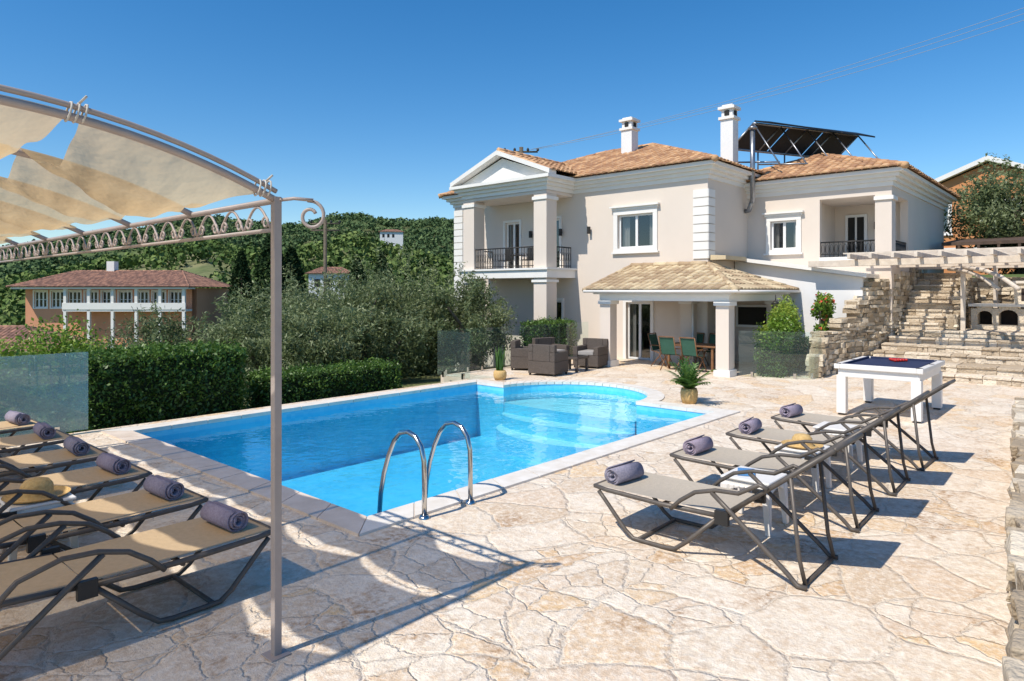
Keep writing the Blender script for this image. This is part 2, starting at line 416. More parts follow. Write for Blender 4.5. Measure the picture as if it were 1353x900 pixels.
RR,AA=np.meshgrid(rad_,ang,indexing='ij'); X=RR*np.cos(AA); Y=RR*np.sin(AA); Z=terr(X,Y)
vs=np.stack([X,Y,Z],-1).reshape(-1,3)
fs=[(i*na+j,(i+1)*na+j,(i+1)*na+(j+1)%na,i*na+(j+1)%na) for i in range(nr-1) for j in range(na)]
me=bpy.data.meshes.new('ground'); me.from_pydata(vs.tolist(),[],fs); me.materials.append(M['ground'])
me.polygons.foreach_set('use_smooth',[True]*len(fs)); place(me,'ground')

def scatter_clumps(name,n,bear,rr_,hr,leaves,lsize,mat,filt=None,clust=False,pw=2):
    b=np.radians(rng.uniform(*bear,n)); r=rng.uniform(rr_[0]**pw,rr_[1]**pw,n)**(1/pw)
    x=r*np.cos(b); y=r*np.sin(b)
    k=np.ones(n,bool)
    if filt is not None: k&=filt(x,y,r,np.degrees(b))
    if clust: k&=(np.sin(x*.045+2)*np.cos(y*.04)+.6*np.sin(x*.12+y*.08)+rng.normal(size=n)*.5)>-.5
    x,y,r=x[k],y[k],r[k]; n=len(x)
    z=terr(x,y); h=rng.uniform(*hr,n)
    d=rng.normal(size=(n,leaves,3)); d/=np.linalg.norm(d,axis=2)[...,None]; q=rng.uniform(.4,1,(n,leaves,1))
    C=np.stack([x,y,z+h*.5],-1)[:,None,:]+d*q*np.stack([h*.6,h*.6,h*.5],-1)[:,None,:]
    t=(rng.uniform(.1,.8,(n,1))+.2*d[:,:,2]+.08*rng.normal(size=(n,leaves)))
    C=C.reshape(-1,3); t=t.ravel()
    sz=np.repeat(h,leaves)*lsize
    nn=len(C)
    a=rng.normal(size=(nn,3))*.5+d.reshape(-1,3); a/=np.linalg.norm(a,axis=1)[:,None]
    bb=rng.normal(size=(nn,3)); bb-=a*(a*bb).sum(1)[:,None]; bb/=np.linalg.norm(bb,axis=1)[:,None]; c=np.cross(a,bb)
    L=sz[:,None]
    V=np.stack([C-bb*L/2,C+c*L*.4,C+bb*L/2,C-c*L*.4],1).reshape(-1,3)
    return place(rawquads(name,V,t,mat),name)
scatter_clumps('far_forest',13000,(42,80),(290,660),(2.2,5.4),13,.40,'forest_hazed',None,True)
scatter_clumps('hillside_forest',3800,(42,80),(120,290),(2.0,4.6),30,.27,'forest',None,True)
def f1(x,y,r,b):
    return ~((np.hypot(x-21,y-66.6)<13)) & ~((b>64)&(r<75)&(r>46)) & ~((np.hypot(x-55,y-85)<9))
scatter_clumps('distant_grove',330,(42,82),(60,125),(2.6,5.4),170,.11,'forest',f1)
def f2(x,y,r,b): return (y>20)
scatter_clumps('olive_grove',50,(50,81),(27,50),(3.0,4.4),1300,.055,'olive',f2)

# ------------------------------------------------------------------ terrace, pool
PX0,PX1,PY0,PY1=3.6,10.55,4.9,10.4; BC=(10.55,8.0); BR=1.6
def ppath(o,n=28):
    r=BR+o; a=math.asin(min(1,o/r)); 
    pts=[(PX0-o,PY0-o),(PX1+o,PY0-o)]
    a0=-math.pi/2+a; a1=math.pi/2-a
    for i in range(n+1):
        t=a0+(a1-a0)*i/n; pts.append((BC[0]+r*math.cos(t),BC[1]+r*math.sin(t)))
    pts+=[(PX1+o,PY1+o),(PX0-o,PY1+o)]
    return pts
import bmesh
bm=bmesh.new()
outer=[(-9,-7),(20,-7),(20,5),(19.2,9),(17.5,9),(17.5,12.0),(10.95,12.0),(10.95,10.98),(-9,10.98)]
def loop(pts,z=0):
    vv=[bm.verts.new((x,y,z)) for x,y in pts]
    return [bm.edges.new((vv[i],vv[(i+1)%len(vv)])) for i in range(len(vv))]
e=loop(outer)+loop(ppath(.30))
bmesh.ops.triangle_fill(bm,use_beauty=True,edges=e)
for f in bm.faces:
    if f.normal.z<0: f.normal_flip()
me=bpy.data.meshes.new('terrace'); bm.to_mesh(me); bm.free(); me.materials.append(M['pave']); 
ter=place(me,'terrace')
mb=MB()
for i in range(len(outer)):
    a=outer[i]; b=outer[(i+1)%len(outer)]
    mb.face([(*a,-.002),(*b,-.002),(*b,-3),(*a,-3)],'coping_w')
mb.build('terrace_edge',ter)
pool=empty('swimming_pool')
mb=MB(); A=ppath(0); B=ppath(.31); zc=.022
def slabs(p,q,po,qo,k):
    L=(Vector(q)-Vector(p)).length; n=max(1,round(L/.55)); g=.006/L
    for i in range(n):
        a,b=i/n+g,(i+1)/n-g
        P=[Vector(p).lerp(Vector(q),a),Vector(p).lerp(Vector(q),b),Vector(po).lerp(Vector(qo),b),Vector(po).lerp(Vector(qo),a)]
        mb.hexa([(v.x,v.y,-.035) for v in P]+[(v.x,v.y,zc+U(-.0015,.0015)) for v in P],k)
for i in range(len(A)):
    j=(i+1)%len(A); k='coping_w' if i==len(A)-1 else 'coping'
    slabs(A[i],A[j],B[i],B[j],k)
    mb.face([(*A[i],zc-.012),(*A[j],zc-.012),(*B[j],zc-.012),(*B[i],zc-.012)],'coping_w')
mb.build('coping',pool)
mb=MB(); D=1.15; A2=ppath(.012)
for i in range(len(A)):
    j=(i+1)%len(A)
    mb.face([(*A2[i],-.03),(*A2[j],-.03),(*A2[j],-D),(*A2[i],-D)],'mosaic')
mb.face([(PX0-.02,PY0-.02,-D),(12.3,PY0-.02,-D),(12.3,PY1+.02,-D),(PX0-.02,PY1+.02,-D)],'mosaic')
mb.build('basin',pool)
mb=MB()
for q,(rr,zt) in enumerate([(1.58,-.34),(2.0,-.55),(2.4,-.78)]):
    pts=[(BC[0]+1.59*math.cos(t),BC[1]+1.59*math.sin(t)) for t in np.linspace(-math.pi/2,math.pi/2,24)]
    inner=[(BC[0]-(.1+.42*q)*math.cos(t),BC[1]+1.59*math.sin(t)) for t in np.linspace(math.pi/2,-math.pi/2,24)]
    P=pts+inner
    mb.face([(*p,zt) for p in P],'mosaic_l')
    for i in range(len(P)):
        mb.face([(*P[i],zt),(*P[(i+1)%len(P)],zt),(*P[(i+1)%len(P)],-D),(*P[i],-D)],'mosaic')
mb.build('entry_steps',pool)
mb=MB(); mb.face([(*p,-.12) for p in ppath(.006)],'water'); mb.build('water',pool)
lad=empty('pool_ladder')
for x in (3.94,4.51):
    mb=MB()
    pr=[(4.53,0),(4.53,.3),(4.535,.5),(4.57,.62),(4.65,.70),(4.75,.73),(4.86,.705),(4.95,.62),(5.03,.48),(5.10,.3),(5.15,.1),(5.17,-.1),(5.17,-.95)]
    mb.tube([(x,a,b) for a,b in pr],.023,'steel',12)
    mb.lathe((x,4.53,0),[(.0,.03),(.035,.03),(.05,.012),(.052,0)],'steel')
    mb.build('rail',lad)
mb=MB()
for z in (-.3,-.55,-.8): mb.box(3.94,4.51,5.1,5.19,z,z+.03,'steel')
mb.build('treads',lad)

mb=MB(); 
mb.grid(lambda u,v:(-14+31*u,10.99+9*v+(0),-.28-2.6*max(0,(v-.35)/.65)+.05*math.sin(u*40)*math.sin(v*17)),60,30,'soil')
mb.build('garden_bed')

# ------------------------------------------------------------------ helper geometry for buildings
def ub(mb,o,ud,n,u0,u1,k0,k1,z0,z1,k):
    o=Vector(o);ud=Vector(ud);n=Vector(n)
    P=[]
    for z in (z0,z1):
        for u,kk in ((u0,k0),(u1,k0),(u1,k1),(u0,k1)): P.append(o+ud*u+n*kk+Vector((0,0,z)))
    mb.hexa(P,k)
def wall(mb,o,ud,n,u0,u1,z0,z1,ops,k,dep=.16):
    o=Vector(o);ud=Vector(ud);n=Vector(n)
    p=lambda u,z,kk=0:o+ud*u+n*kk+Vector((0,0,z))
    us=sorted({u0,u1,*[a for q in ops for a in q[:2]]}); zs=sorted({z0,z1,*[a for q in ops for a in q[2:4]]})
    for i in range(len(us)-1):
        for j in range(len(zs)-1):
            cu=(us[i]+us[i+1])/2; cz=(zs[j]+zs[j+1])/2
            if any(q[0]<cu<q[1] and q[2]<cz<q[3] for q in ops): continue
            mb.face([p(us[i],zs[j]),p(us[i+1],zs[j]),p(us[i+1],zs[j+1]),p(us[i],zs[j+1])],k)
    for a,b,c,d in ops:
        for (x,y),(x2,y2) in (((a,c),(b,c)),((b,c),(b,d)),((b,d),(a,d)),((a,d),(a,c))):
            mb.face([p(x,y),p(x2,y2),p(x2,y2,-dep),p(x,y,-dep)],k)
def window(mb,o,ud,n,op,nv=2,nh=1,trim=.13,sill=True,crown_=False,curt=True,fw=.055):
    a,b,c,d=op
    F=lambda *q:ub(mb,o,ud,n,*q)
    F(a,b,-.13,-.07,c,c+fw,'frame');F(a,b,-.13,-.07,d-fw,d,'frame')
    F(a,a+fw,-.129,-.071,c+fw,d-fw,'frame');F(b-fw,b,-.129,-.071,c+fw,d-fw,'frame')
    for i in range(1,nv):
        u=a+(b-a)*i/nv; F(u-fw*.7,u+fw*.7,-.128,-.072,c+fw,d-fw,'frame')
    for i in range(1,nh):
        z=c+(d-c)*i/nh; F(a+fw,b-fw,-.126,-.074,z-.02,z+.02,'frame')
    oo=Vector(o);uu=Vector(ud);nn=Vector(n); p=lambda u,z,kk:oo+uu*u+nn*kk+Vector((0,0,z))
    mb.face([p(a+.02,c+.02,-.1),p(b-.02,c+.02,-.1),p(b-.02,d-.02,-.1),p(a+.02,d-.02,-.1)],'pane')
    a2,b2=a-.0,b+.0
    mb.face([p(a2,c,-.9),p(b2,c,-.9),p(b2,d,-.9),p(a2,d,-.9)],'dark')
    for q in ([(a2,c),(b2,c)],[(a2,d),(b2,d)],[(a2,c),(a2,d)],[(b2,c),(b2,d)]):
        mb.face([p(*q[0],-.165),p(*q[1],-.165),p(*q[1],-.9),p(*q[0],-.9)],'dark')
    if curt:
        wd=(b-a)*.22
        for s0,s1 in ((a,a+wd),(b-wd,b)):
            mb.grid(lambda u,v:tuple(p(s0+(s1-s0)*u,c+(d-c)*v,-.25+.025*math.sin(u*22))),20,2,'curtain')
    if trim:
        t=trim
        F(a-t,a-.001,0,.045,c,d,'white');F(b+.001,b+t,0,.045,c,d,'white')
        F(a-t,b+t,0,.047,d+.001,d+t,'white')
        F(a-t,b+t,0,.049,c-t*.8,c-.001,'white')
        if crown_:
            F(a-t-.03,b+t+.03,0,.08,d+t+.002,d+t+.07,'white'); F(a-t-.08,b+t+.08,0,.14,d+t+.072,d+t+.12,'white')
        if sill: F(a-t-.05,b+t+.05,0,.09,c-t*.8-.05,c-t*.8-.002,'white')
def roofplane(mb,P0,P1,Q0,Q1,k,tw=.21,th=.34,ah=.045):
    P0,P1,Q0,Q1=map(Vector,(P0,P1,Q0,Q1))
    ud=(P1-P0); L=ud.length; ud.normalize()
    q0=Q0-P0; a=q0.dot(ud); vd=(q0-ud*a); S=vd.length; vd.normalize(); b=(Q1-P0).dot(ud)
    n=ud.cross(vd); 
    if n.z<0: n=-n
    def vmax(u):
        r=1.
        if a>1e-3: r=min(r,u/a)
        if L-b>1e-3: r=min(r,(L-u)/(L-b))
        return max(0,r)*S
    mb.face([P0,P1,Q1,Q0] if (Q1-Q0).length>1e-3 else [P0,P1,Q0],k,.9)
    nc=max(1,int(L/tw)); w=L/nc
    for i in range(nc):
        u0=i*w; vm=max(vmax(u0+.001),vmax(u0+w-.001),vmax(u0+w/2))
        vm=min(vm,vmax(u0+w/2)+.06)
        nr_=max(1,int(math.ceil(vm/th)))
        for j in range(nr_):
            v0=j*th; v1=min(vm,(j+1)*th+.03)
            if v1<=v0: continue
            vs=[]
            jj=U(-.006,.006)
            for v,lift in ((v0,.024+jj),(v1,.004+jj)):
                for q in range(5):
                    an=math.pi*q/4; vs.append(P0+ud*(u0+w/2-math.cos(an)*w*.46)+vd*v+n*(lift+math.sin(an)*ah))
            fs=[(q,q+1,q+6,q+5) for q in range(4)]+[(0,1,2,3,4)]
            mb.idx(vs,fs,k,None,False)
def ridge(mb,a,b,k,r=.085):
    a=Vector(a);b=Vector(b);L=(b-a).length;n=max(1,int(L/.36))
    for i in range(n):
        p=a.lerp(b,i/n);q=a.lerp(b,(i+1.12)/n); mb.tube([p,q],0,k,8,radii=[r*1.08,r*.9])
def hip(mb,x0,x1,y0,y1,z,zr,rx0,rx1,ry0,ry1,k):
    A=(x0,y0,z);B=(x1,y0,z);C=(x1,y1,z);Dd=(x0,y1,z);E=(rx0,ry0,zr);F=(rx1,ry1,zr)
    if abs(ry1-ry0)>abs(rx1-rx0):
        roofplane(mb,Dd,A,F,E,k);roofplane(mb,A,B,E,E,k);roofplane(mb,B,C,E,F,k);roofplane(mb,C,Dd,F,F,k)
        hips=((A,E),(B,E),(C,F),(Dd,F),(E,F))
    else:
        roofplane(mb,A,B,E,F,k);roofplane(mb,B,C,F,F,k);roofplane(mb,C,Dd,F,E,k);roofplane(mb,Dd,A,E,E,k)
        hips=((A,E),(B,F),(C,F),(Dd,E),(E,F))
    for a,b in hips: ridge(mb,a,b,k)
def cornice(mb,x0,x1,y0,y1,z,k='white'):
    for o,za,zb in ((.04,-.42,-.30),(.12,-.298,-.20),(.22,-.198,-.10),(.34,-.098,-.0)):
        mb.box(x0-o,x1+o,y0-o,y1+o,z+za,z+zb,k)
def quoins(mb,o,ud,n,u0,u1,z0,z1,h=.24,k='white'):
    z=z0
    while z+h<=z1+.01:
        ub(mb,o,ud,n,u0,u1,0,.035,z,z+h-.025,k); z+=h
def lampw(mb,p,n):
    p=Vector(p);n=Vector(n)
    c=p+n*.1; mb.box(c.x-.04,c.x+.04,c.y-.04,c.y+.04,c.z-.12,c.z+.1,'iron')
    mb.tube([p,c],.012,'iron',6)

# ------------------------------------------------------------------ villa
villa=empty('villa')
EX=(-1,0,0);UY=(0,1,0);EY=(0,-1,0);UX=(1,0,0)
mb=MB(); wn=MB(); tr=MB()
FX=17.3; FY=8.23; HX1=25.3; HY1=18.2; ZE=5.5
ops=[(9.98,10.8,0.0,1.68),(9.9,11.1,3.28,4.28),(13.3,13.95,2.72,4.35),(15.0,15.65,2.72,4.35),(17.0,17.6,3.1,4.4),(13.2,13.9,0.0,1.7)]
wall(mb,(FX,0,0),UY,EX,FY,HY1,-3,ZE-.42,ops,'wall')
o=(FX,0,0)
window(wn,o,UY,EX,ops[0],2,1,.1,False)
window(wn,o,UY,EX,ops[1],2,1,.14,True,True)
window(wn,o,UY,EX,ops[2],2,1,.08,False); window(wn,o,UY,EX,ops[3],2,1,.08,False)
window(wn,o,UY,EX,ops[4],2,1,.1); window(wn,o,UY,EX,ops[5],2,1,.08,False)
wall(mb,(0,FY,0),UX,EY,FX,HX1,-3,ZE-.42,[],'wall')
mb.face([(HX1,FY,-3),(HX1,HY1,-3),(HX1,HY1,ZE-.42),(HX1,FY,ZE-.42)],'wall')
mb.face([(FX,HY1,-3),(HX1,HY1,-3),(HX1,HY1,ZE-.42),(FX,HY1,ZE-.42)],'wall')
quoins(tr,(FX,0,0),UY,EX,FY,FY+.42,2.9,ZE-.45)
quoins(tr,(0,FY-.003,0),UX,EY,FX-.035,FX+.38,2.9,ZE-.45)
quoins(tr,(FX,0,0),UY,EX,HY1-.45,HY1,.2,ZE-.45)
cornice(tr,FX,HX1,FY,HY1,ZE)
BX=15.95; BY0,BY1=12.77,16.35
cw=.5
for y in (BY0,BY1-cw):
    tr.box(BX,BX+cw,y,y+cw,-3,4.98,'wall')
    tr.box(BX-.04,BX+cw+.04,y-.04,y+cw+.04,4.80,4.9,'white')
    tr.box(BX-.05,BX+cw+.05,y-.05,y+cw+.05,2.28,2.36,'white')
tr.box(BX,FX-.01,BY0,BY1,4.985,5.075,'wall')
cornice(tr,BX,FX+.2,BY0,BY1,ZE+.003)
tr.box(BX-.1,FX-.002,BY0-.1,BY1+.1,2.42,2.66,'white'); tr.box(BX-.16,FX-.002,BY0-.16,BY1+.16,2.662,2.72,'white')
yc=(BY0+BY1)/2; zb=ZE+.005
pa=(BX-.3,BY0-.34,zb);pb=(BX-.3,BY1+.34,zb);pc=(BX-.3,yc,6.32)
tr.face([(BX-.02,BY0-.3,zb),(BX-.02,BY1+.3,zb),(BX-.02,yc,6.24)],'white')
for a,b in ((pa,pc),(pb,pc)):
    a=Vector(a);b=Vector(b)
    tr.hexa([a,a+Vector((.34,0,0)),b+Vector((.34,0,0)),b,a+Vector((0,0,.14)),a+Vector((.34,0,.14)),b+Vector((.34,0,.14)),b+Vector((0,0,.14))],'white')
rf=MB()
roofplane(rf,(BX-.25,BY0-.38,zb+.1),(FX+3.2,BY0-.38,zb+.1),(BX-.25,yc,6.45),(FX+3.2,yc,6.45),'tile')
roofplane(rf,(FX+3.2,BY1+.38,zb+.1),(BX-.25,BY1+.38,zb+.1),(FX+3.2,yc,6.45),(BX-.25,yc,6.45),'tile')
ridge(rf,(BX-.2,yc,6.48),(FX+3,yc,6.48),'tile')
ov=.42
hip(rf,FX-ov,HX1+ov,FY-ov,HY1+ov,ZE+.01,7.2,21.3,21.3,12.2,14.2,'tile')
rl=MB()
def railing(pts,z0,h,sp=.11):
    for a,b in zip(pts[:-1],pts[1:]):
        a=Vector((*a,z0));b=Vector((*b,z0)); L=(b-a).length; d=(b-a)/L
        rl.tube([a+Vector((0,0,h)),b+Vector((0,0,h))],.02,'iron',6); rl.tube([a+Vector((0,0,.08)),b+Vector((0,0,.08))],.012,'iron',6)
        n=int(L/sp)
        for i in range(n+1):
            p=a+d*(L*i/n); rl.tube([p+Vector((0,0,.0)),p+Vector((0,0,h))],.009,'iron',5)
            if i<n:
                c=p+d*(L/n/2)
                rl.tube([c+d*(.045*math.cos(t))+Vector((0,0,h*.55+.13*math.sin(t))) for t in np.linspace(0,2*math.pi,9)[:-1]],.006,'iron',4,closed=True)
railing([(BX+.08,BY0+cw),(BX+.08,BY1-cw)],2.72,.66)
railing([(BX+cw,BY0+.08),(FX-.02,BY0+.08)],2.72,.66)
railing([(BX+cw,BY1-.08),(FX-.02,BY1-.08)],2.72,.66)
for y in (12.9+.3,14.45,12.1): lampw(rl,(FX,y,3.9),EX)
rl.lathe((16.7,14.6,2.72),[(.0,.45),(.28,.45),(.28,.47),(0,.47)],'iron'); rl.tube([(16.7,14.6,2.72),(16.7,14.6,3.17)],.02,'iron',6)
for y in (14.1,15.1):
    rl.box(16.5,16.85,y-.16,y+.16,3.0,3.03,'iron'); rl.box(16.83,16.85,y-.16,y+.16,3.03,3.42,'iron')
    for dx in (16.52,16.83):
        for dy in (-.14,.14): rl.tube([(dx,y+dy,2.72),(dx,y+dy,3.0)],.012,'iron',5)
# wing
WX=20.0; WY=4.35; WZ=5.22; WX1=27.4
wops=[(6.79,7.54,3.22,4.06),(4.75,6.16,2.95,4.58)]
wall(mb,(WX,0,0),UY,EX,WY,FY,-3,WZ-.42,wops,'wall',.2)
window(wn,(WX,0,0),UY,EX,wops[0],2,1,.13,True,True)
wall(mb,(0,WY,0),UX,EY,WX,WX1,-3,WZ-.42,[(WX+.42,WX+1.9,2.95,4.58)],'wall',.2)
mb.face([(WX+2.1,WY,2.95),(WX+2.1,6.36,2.95),(WX+2.1,6.36,4.58),(WX+2.1,WY,4.58)],'wall')
mb.face([(WX,6.36,2.95),(WX+2.1,6.36,2.95),(WX+2.1,6.36,4.58),(WX,6.36,4.58)],'wall')
mb.face([(WX+.02,WY+.02,2.951),(WX+2.1,WY+.02,2.951),(WX+2.1,6.36,2.951),(WX+.02,6.36,2.951)],'white')
mb.face([(WX+.02,WY+.02,4.579),(WX+2.1,WY+.02,4.579),(WX+2.1,6.36,4.579),(WX+.02,6.36,4.579)],'wall')
wn.box(WX+2.04,WX+2.09,5.45,6.05,2.96,4.3,'frame'); wn.box(WX+2.02,WX+2.035,5.53,5.72,3.05,4.22,'dark'); wn.box(WX+2.02,WX+2.035,5.78,5.97,3.05,4.22,'dark')
lampw(rl,(WX+2.1,5.2,3.95),EX)
tr.box(WX-.05,WX+.45,WY-.05,WY+.42,4.44,4.54,'white'); tr.box(WX-.05,WX+.0,4.75,6.16,2.83,2.95,'white')
railing([(WX+.06,4.76),(WX+.06,6.15)],2.955,.42); railing([(WX+.42,WY+.06),(WX+1.9,WY+.06)],2.955,.42)
cornice(tr,WX,WX1,WY,9.0,WZ)
hip(rf,WX-ov,WX1+ov,WY-ov,9.4,WZ+.01,6.28,22.4,25,6.85,6.85,'tile')
# porch
PXf=15.27; PYr=6.83; PYl=10.1
for x,y in ((PXf,PYr),(PXf,PYl),(16.95,8.62),(18.4,PYr)):
    hw=.16
    tr.box(x-hw,x+hw,y-hw,y+hw,.16,1.66,'wall'); tr.box(x-.2,x+.2,y-.2,y+.2,0.002,.159,'white'); tr.box(x-.2,x+.2,y-.2,y+.2,1.661,1.76,'white')
tr.box(PXf-.17,PXf+.17,PYr-.17,PYl+.17,1.762,1.92,'white'); tr.box(PXf+.172,18.6,PYr-.17,PYr+.17,1.763,1.918,'white'); tr.box(PXf+.172,FX-.003,PYl-.17,PYl+.17,1.763,1.918,'white')
tr.box(PXf-.28,PXf+.2,PYr-.28,PYl+.3,1.922,2.02,'white'); tr.box(PXf+.202,18.75,PYr-.28,PYr+.2,1.923,2.019,'white'); tr.box(PXf+.202,FX-.003,PYl-.2,PYl+.3,1.923,2.019,'white')
E0=(14.86,10.6,2.03);E1=(14.86,6.4,2.03);E2=(18.95,6.4,2.03)
roofplane(rf,E0,E1,(FX-.01,10.6,2.72),(FX-.01,8.2,2.72),'tile_pale',.2,.3); roofplane(rf,E1,E2,(FX,8.2,2.72),(FX,8.2,2.72),'tile_pale',.2,.3)
rf.face([E2,(18.95,8.2,2.03),(FX,8.2,2.72)],'tile_pale'); ridge(rf,E1,(FX,8.2,2.74),'tile_pale',.08); ridge(rf,(FX-.05,10.6,2.75),(FX-.05,8.3,2.75),'tile_pale',.08); ridge(rf,E2,(FX,8.2,2.74),'tile_pale',.07); ridge(rf,E0,(FX-.05,10.6,2.74),'tile_pale',.07)
tr.face([E0,(FX,10.6,2.03),(FX,10.6,2.70)],'white')
rl.tube([(14.83,10.6,2.0),(14.83,6.37,2.0),(18.97,6.37,2.0)],.035,'white',8)
rl.tube([(16.95-.2,8.4,1.75),(16.75,8.4,.0)],.03,'white',8)
ub(wn,(FX,0,0),UY,EX,8.25,8.6,.0,.03,0,2.0,'white')
wall(mb,(18.7,0,0),UY,EX,6.9,8.22,-1,2.0,[],'wall')
wn.box(18.6,18.69,7.05,8.0,1.0,1.62,'frame'); wn.box(18.58,18.6,7.12,7.93,1.06,1.56,'dark')
an=MB()
an.hexa([(19.0,4.8,-1),(19.98,4.8,-1),(19.98,8.2,-1),(19.0,8.2,-1),(19.0,4.8,2.36),(19.98,4.8,2.36),(19.98,8.2,2.88),(19.0,8.2,2.88)],'wwall')
an.hexa([(18.75,4.65,2.35),(19.99,4.65,2.35),(19.99,8.21,2.90),(18.75,8.21,2.90),(18.75,4.65,2.45),(19.99,4.65,2.45),(19.99,8.21,3.0),(18.75,8.21,3.0)],'white')
an.hexa([(17.36,7.75,2.86),(18.74,7.75,2.86),(18.74,8.19,2.86),(17.36,8.19,2.86),(17.36,7.75,2.97),(18.74,7.75,2.97),(18.74,8.19,3.0),(17.36,8.19,3.0)],'tile_pale')
an.build('lean_to',villa)
def chim(x,y,z0,z1,w):
    c=MB(); c.box(x-w/2,x+w/2,y-w/2,y+w/2,z0,z1-.42,'wwall'); c.box(x-w/2-.05,x+w/2+.05,y-w/2-.05,y+w/2+.05,z1-.42,z1-.34,'white')
    c.box(x-w/2+.02,x+w/2-.02,y-w/2+.02,y+w/2-.02,z1-.339,z1-.12,'wwall')
    for s in (-1,1): c.box(x-.07,x+.07,y+s*(w/2-.01)-.02,y+s*(w/2-.01)+.02,z1-.31,z1-.16,'dark'); c.box(x+s*(w/2-.01)-.02,x+s*(w/2-.01)+.02,y-.07,y+.07,z1-.31,z1-.16,'dark')
    c.box(x-w/2-.06,x+w/2+.06,y-w/2-.06,y+w/2+.06,z1-.119,z1-.04,'white'); c.box(x-w/2+.03,x+w/2-.03,y-w/2+.03,y+w/2-.03,z1-.039,z1+.02,'white')
    c.build('chimney',villa)
chim(20.3,12.55,6.4,8.0,.42); chim(19.3,8.5,5.0,7.5,.38)
fl=MB(); fl.tube([(19.55,7.9,4.6),(19.55,7.9,6.75)],.07,'flue',12); fl.lathe((19.55,7.9,6.78),[(.0,.1),(.13,.04),(.13,0),(.07,-.03)],'flue')
fl.tube([(19.55,7.9,4.7),(19.75,8.1,4.4),(19.75,8.2,4.4)],.07,'flue',12); fl.build('flue_pipe',villa)
sp=MB()
A_=Vector((20.6,8.3,7.2));B_=Vector((24.0,6.2,7.08));A2_=Vector((20.3,8.9,6.45));B2_=Vector((23.7,6.8,6.35))
nrm=(B_-A_).cross(A2_-A_).normalized()*.06
for i in range(3):
    a=A_.lerp(B_,i/3+.01);b=A_.lerp(B_,(i+1)/3-.01);c=A2_.lerp(B2_,(i+1)/3-.01);d=A2_.lerp(B2_,i/3+.01)
    sp.hexa([a,b,c,d,a+nrm,b+nrm,c+nrm,d+nrm],'solar')
back=Vector((-.55,-1.0,0))
for i in range(5):
    t=i/4; a=A_.lerp(B_,t); b=A2_.lerp(B2_,t); g=a+back
    sp.tube([a,b],.03,'flue',6); sp.tube([a,Vector((g.x,g.y,5.75))],.025,'flue',6); sp.tube([b,Vector((b.x,b.y,5.6))],.025,'flue',6); sp.tube([b.lerp(Vector((b.x,b.y,5.6)),.5),Vector((g.x,g.y,5.8))],.025,'flue',6)
sp.tube([A_,B_],.04,'flue',6); sp.tube([A2_,B2_],.04,'flue',6); 
C0=A_+Vector((-.25,-.55,-.02));C1=B_+Vector((.15,-.5,-.02))
for i in range(3):
    a=A_.lerp(B_,i/3+.01);b=A_.lerp(B_,(i+1)/3-.01);c=C0.lerp(C1,(i+1)/3-.01);d=C0.lerp(C1,i/3+.01)
    n_=Vector((0,0,.05)); a=a+Vector((0,0,.05)); b=b+Vector((0,0,.05)); c=c-Vector((0,0,.1)); d=d-Vector((0,0,.1))
    sp.hexa([a,b,c,d,a+n_,b+n_,c+n_,d+n_],'solar')
sp.build('solar_collector_rack',villa)
mb.build('walls',villa); wn.build('windows_and_doors',villa); tr.build('trim_and_columns',villa); rf.build('tiled_roof',villa); rl.build('railings_and_lamps',villa)

mb=MB(); mb.lathe((0,0,0),[(.0,.2),(.05,.17),(.11,.12),(.09,.1)],'iron',6); mb.lathe((0,0,0),[(.09,.1),(.06,-.12)],'pane',6); mb.lathe((0,0,0),[(.065,-.12),(.04,-.17),(0,-.17)],'iron',6)
for i in range(6):
    a=math.pi*i/3; mb.tube([(.09*math.cos(a),.09*math.sin(a),.1),(.062*math.cos(a),.062*math.sin(a),-.12)],.007,'iron',4)
mb.tube([(0,0,.2),(0,0,.34)],.012,'iron',5)
mb.build('porch_lantern',None,(16.9,6.25,1.58))

# ------------------------------------------------------------------ stone steps, walls
def stonewall(name,p0,p1,prof,th=.35,z0=-.2,ch=.105,j=.026,k='stone',mean=.19):
    p0=Vector((*p0,0));p1=Vector((*p1,0)); L=(p1-p0).length; d=(p1-p0)/L; n=Vector((-d.y,d.x,0))
    mb=MB(); z=z0; ts=[a for a,b in prof]; zs=[b for a,b in prof]
    while z<max(zs):
        h=ch*U(.65,1.4); x=-U(0,mean*.6)
        while x<L:
            w=mean*U(.4,1.9); x0=max(0,x);x1=min(L,x+w)
            if x1-x0>.04:
                top=np.interp(((x0+x1)/2)/L,ts,zs)
                if z+h*.6<top:
                    q=[]
                    o=U(-.035,.035)
                    for zz in (z+.004,z+h-.004):
                        for xx,nn in ((x0+.004,-th/2+o),(x1-.004,-th/2+o),(x1-.004,th/2-o),(x0+.004,th/2-o)):
                            pp=p0+d*(xx+U(-j,j))+n*(nn+U(-j,j)); q.append((pp.x,pp.y,zz+U(-j,j)*.5))
                    mb.hexa(q,k)
            x+=w
        z+=h
    N=12
    for i in range(N):
        a=i/N;b=(i+1)/N; t0=min(np.interp(a,ts,zs),np.interp(b,ts,zs))-.06
        pa=p0+d*L*a;pb=p0+d*L*b;m=n*(th/2-.045)
        q=[pa-m,pb-m,pb+m,pa+m]
        mb.hexa([(v.x,v.y,z0) for v in q]+[(v.x,v.y,t0) for v in q],k,.75)
    return mb.build(name,bevel=.014)
stonewall('stone_retaining_wall',(17.0,5.3),(20.6,4.42),[(0,1.0),(.18,1.05),(.2,1.35),(.38,1.4),(.4,1.8),(.55,1.85),(.57,2.25),(1,2.45)])
stonewall('stone_retaining_wall',(16.3,5.15),(17.1,5.2),[(0,.55),(.5,.6),(.52,.85),(1,.9)],.3)
stonewall('stone_garden_wall',(2.0,.0),(13.2,.95),[(0,.62),(.6,.5),(1,.38)],.36,-.1,.11,.03)
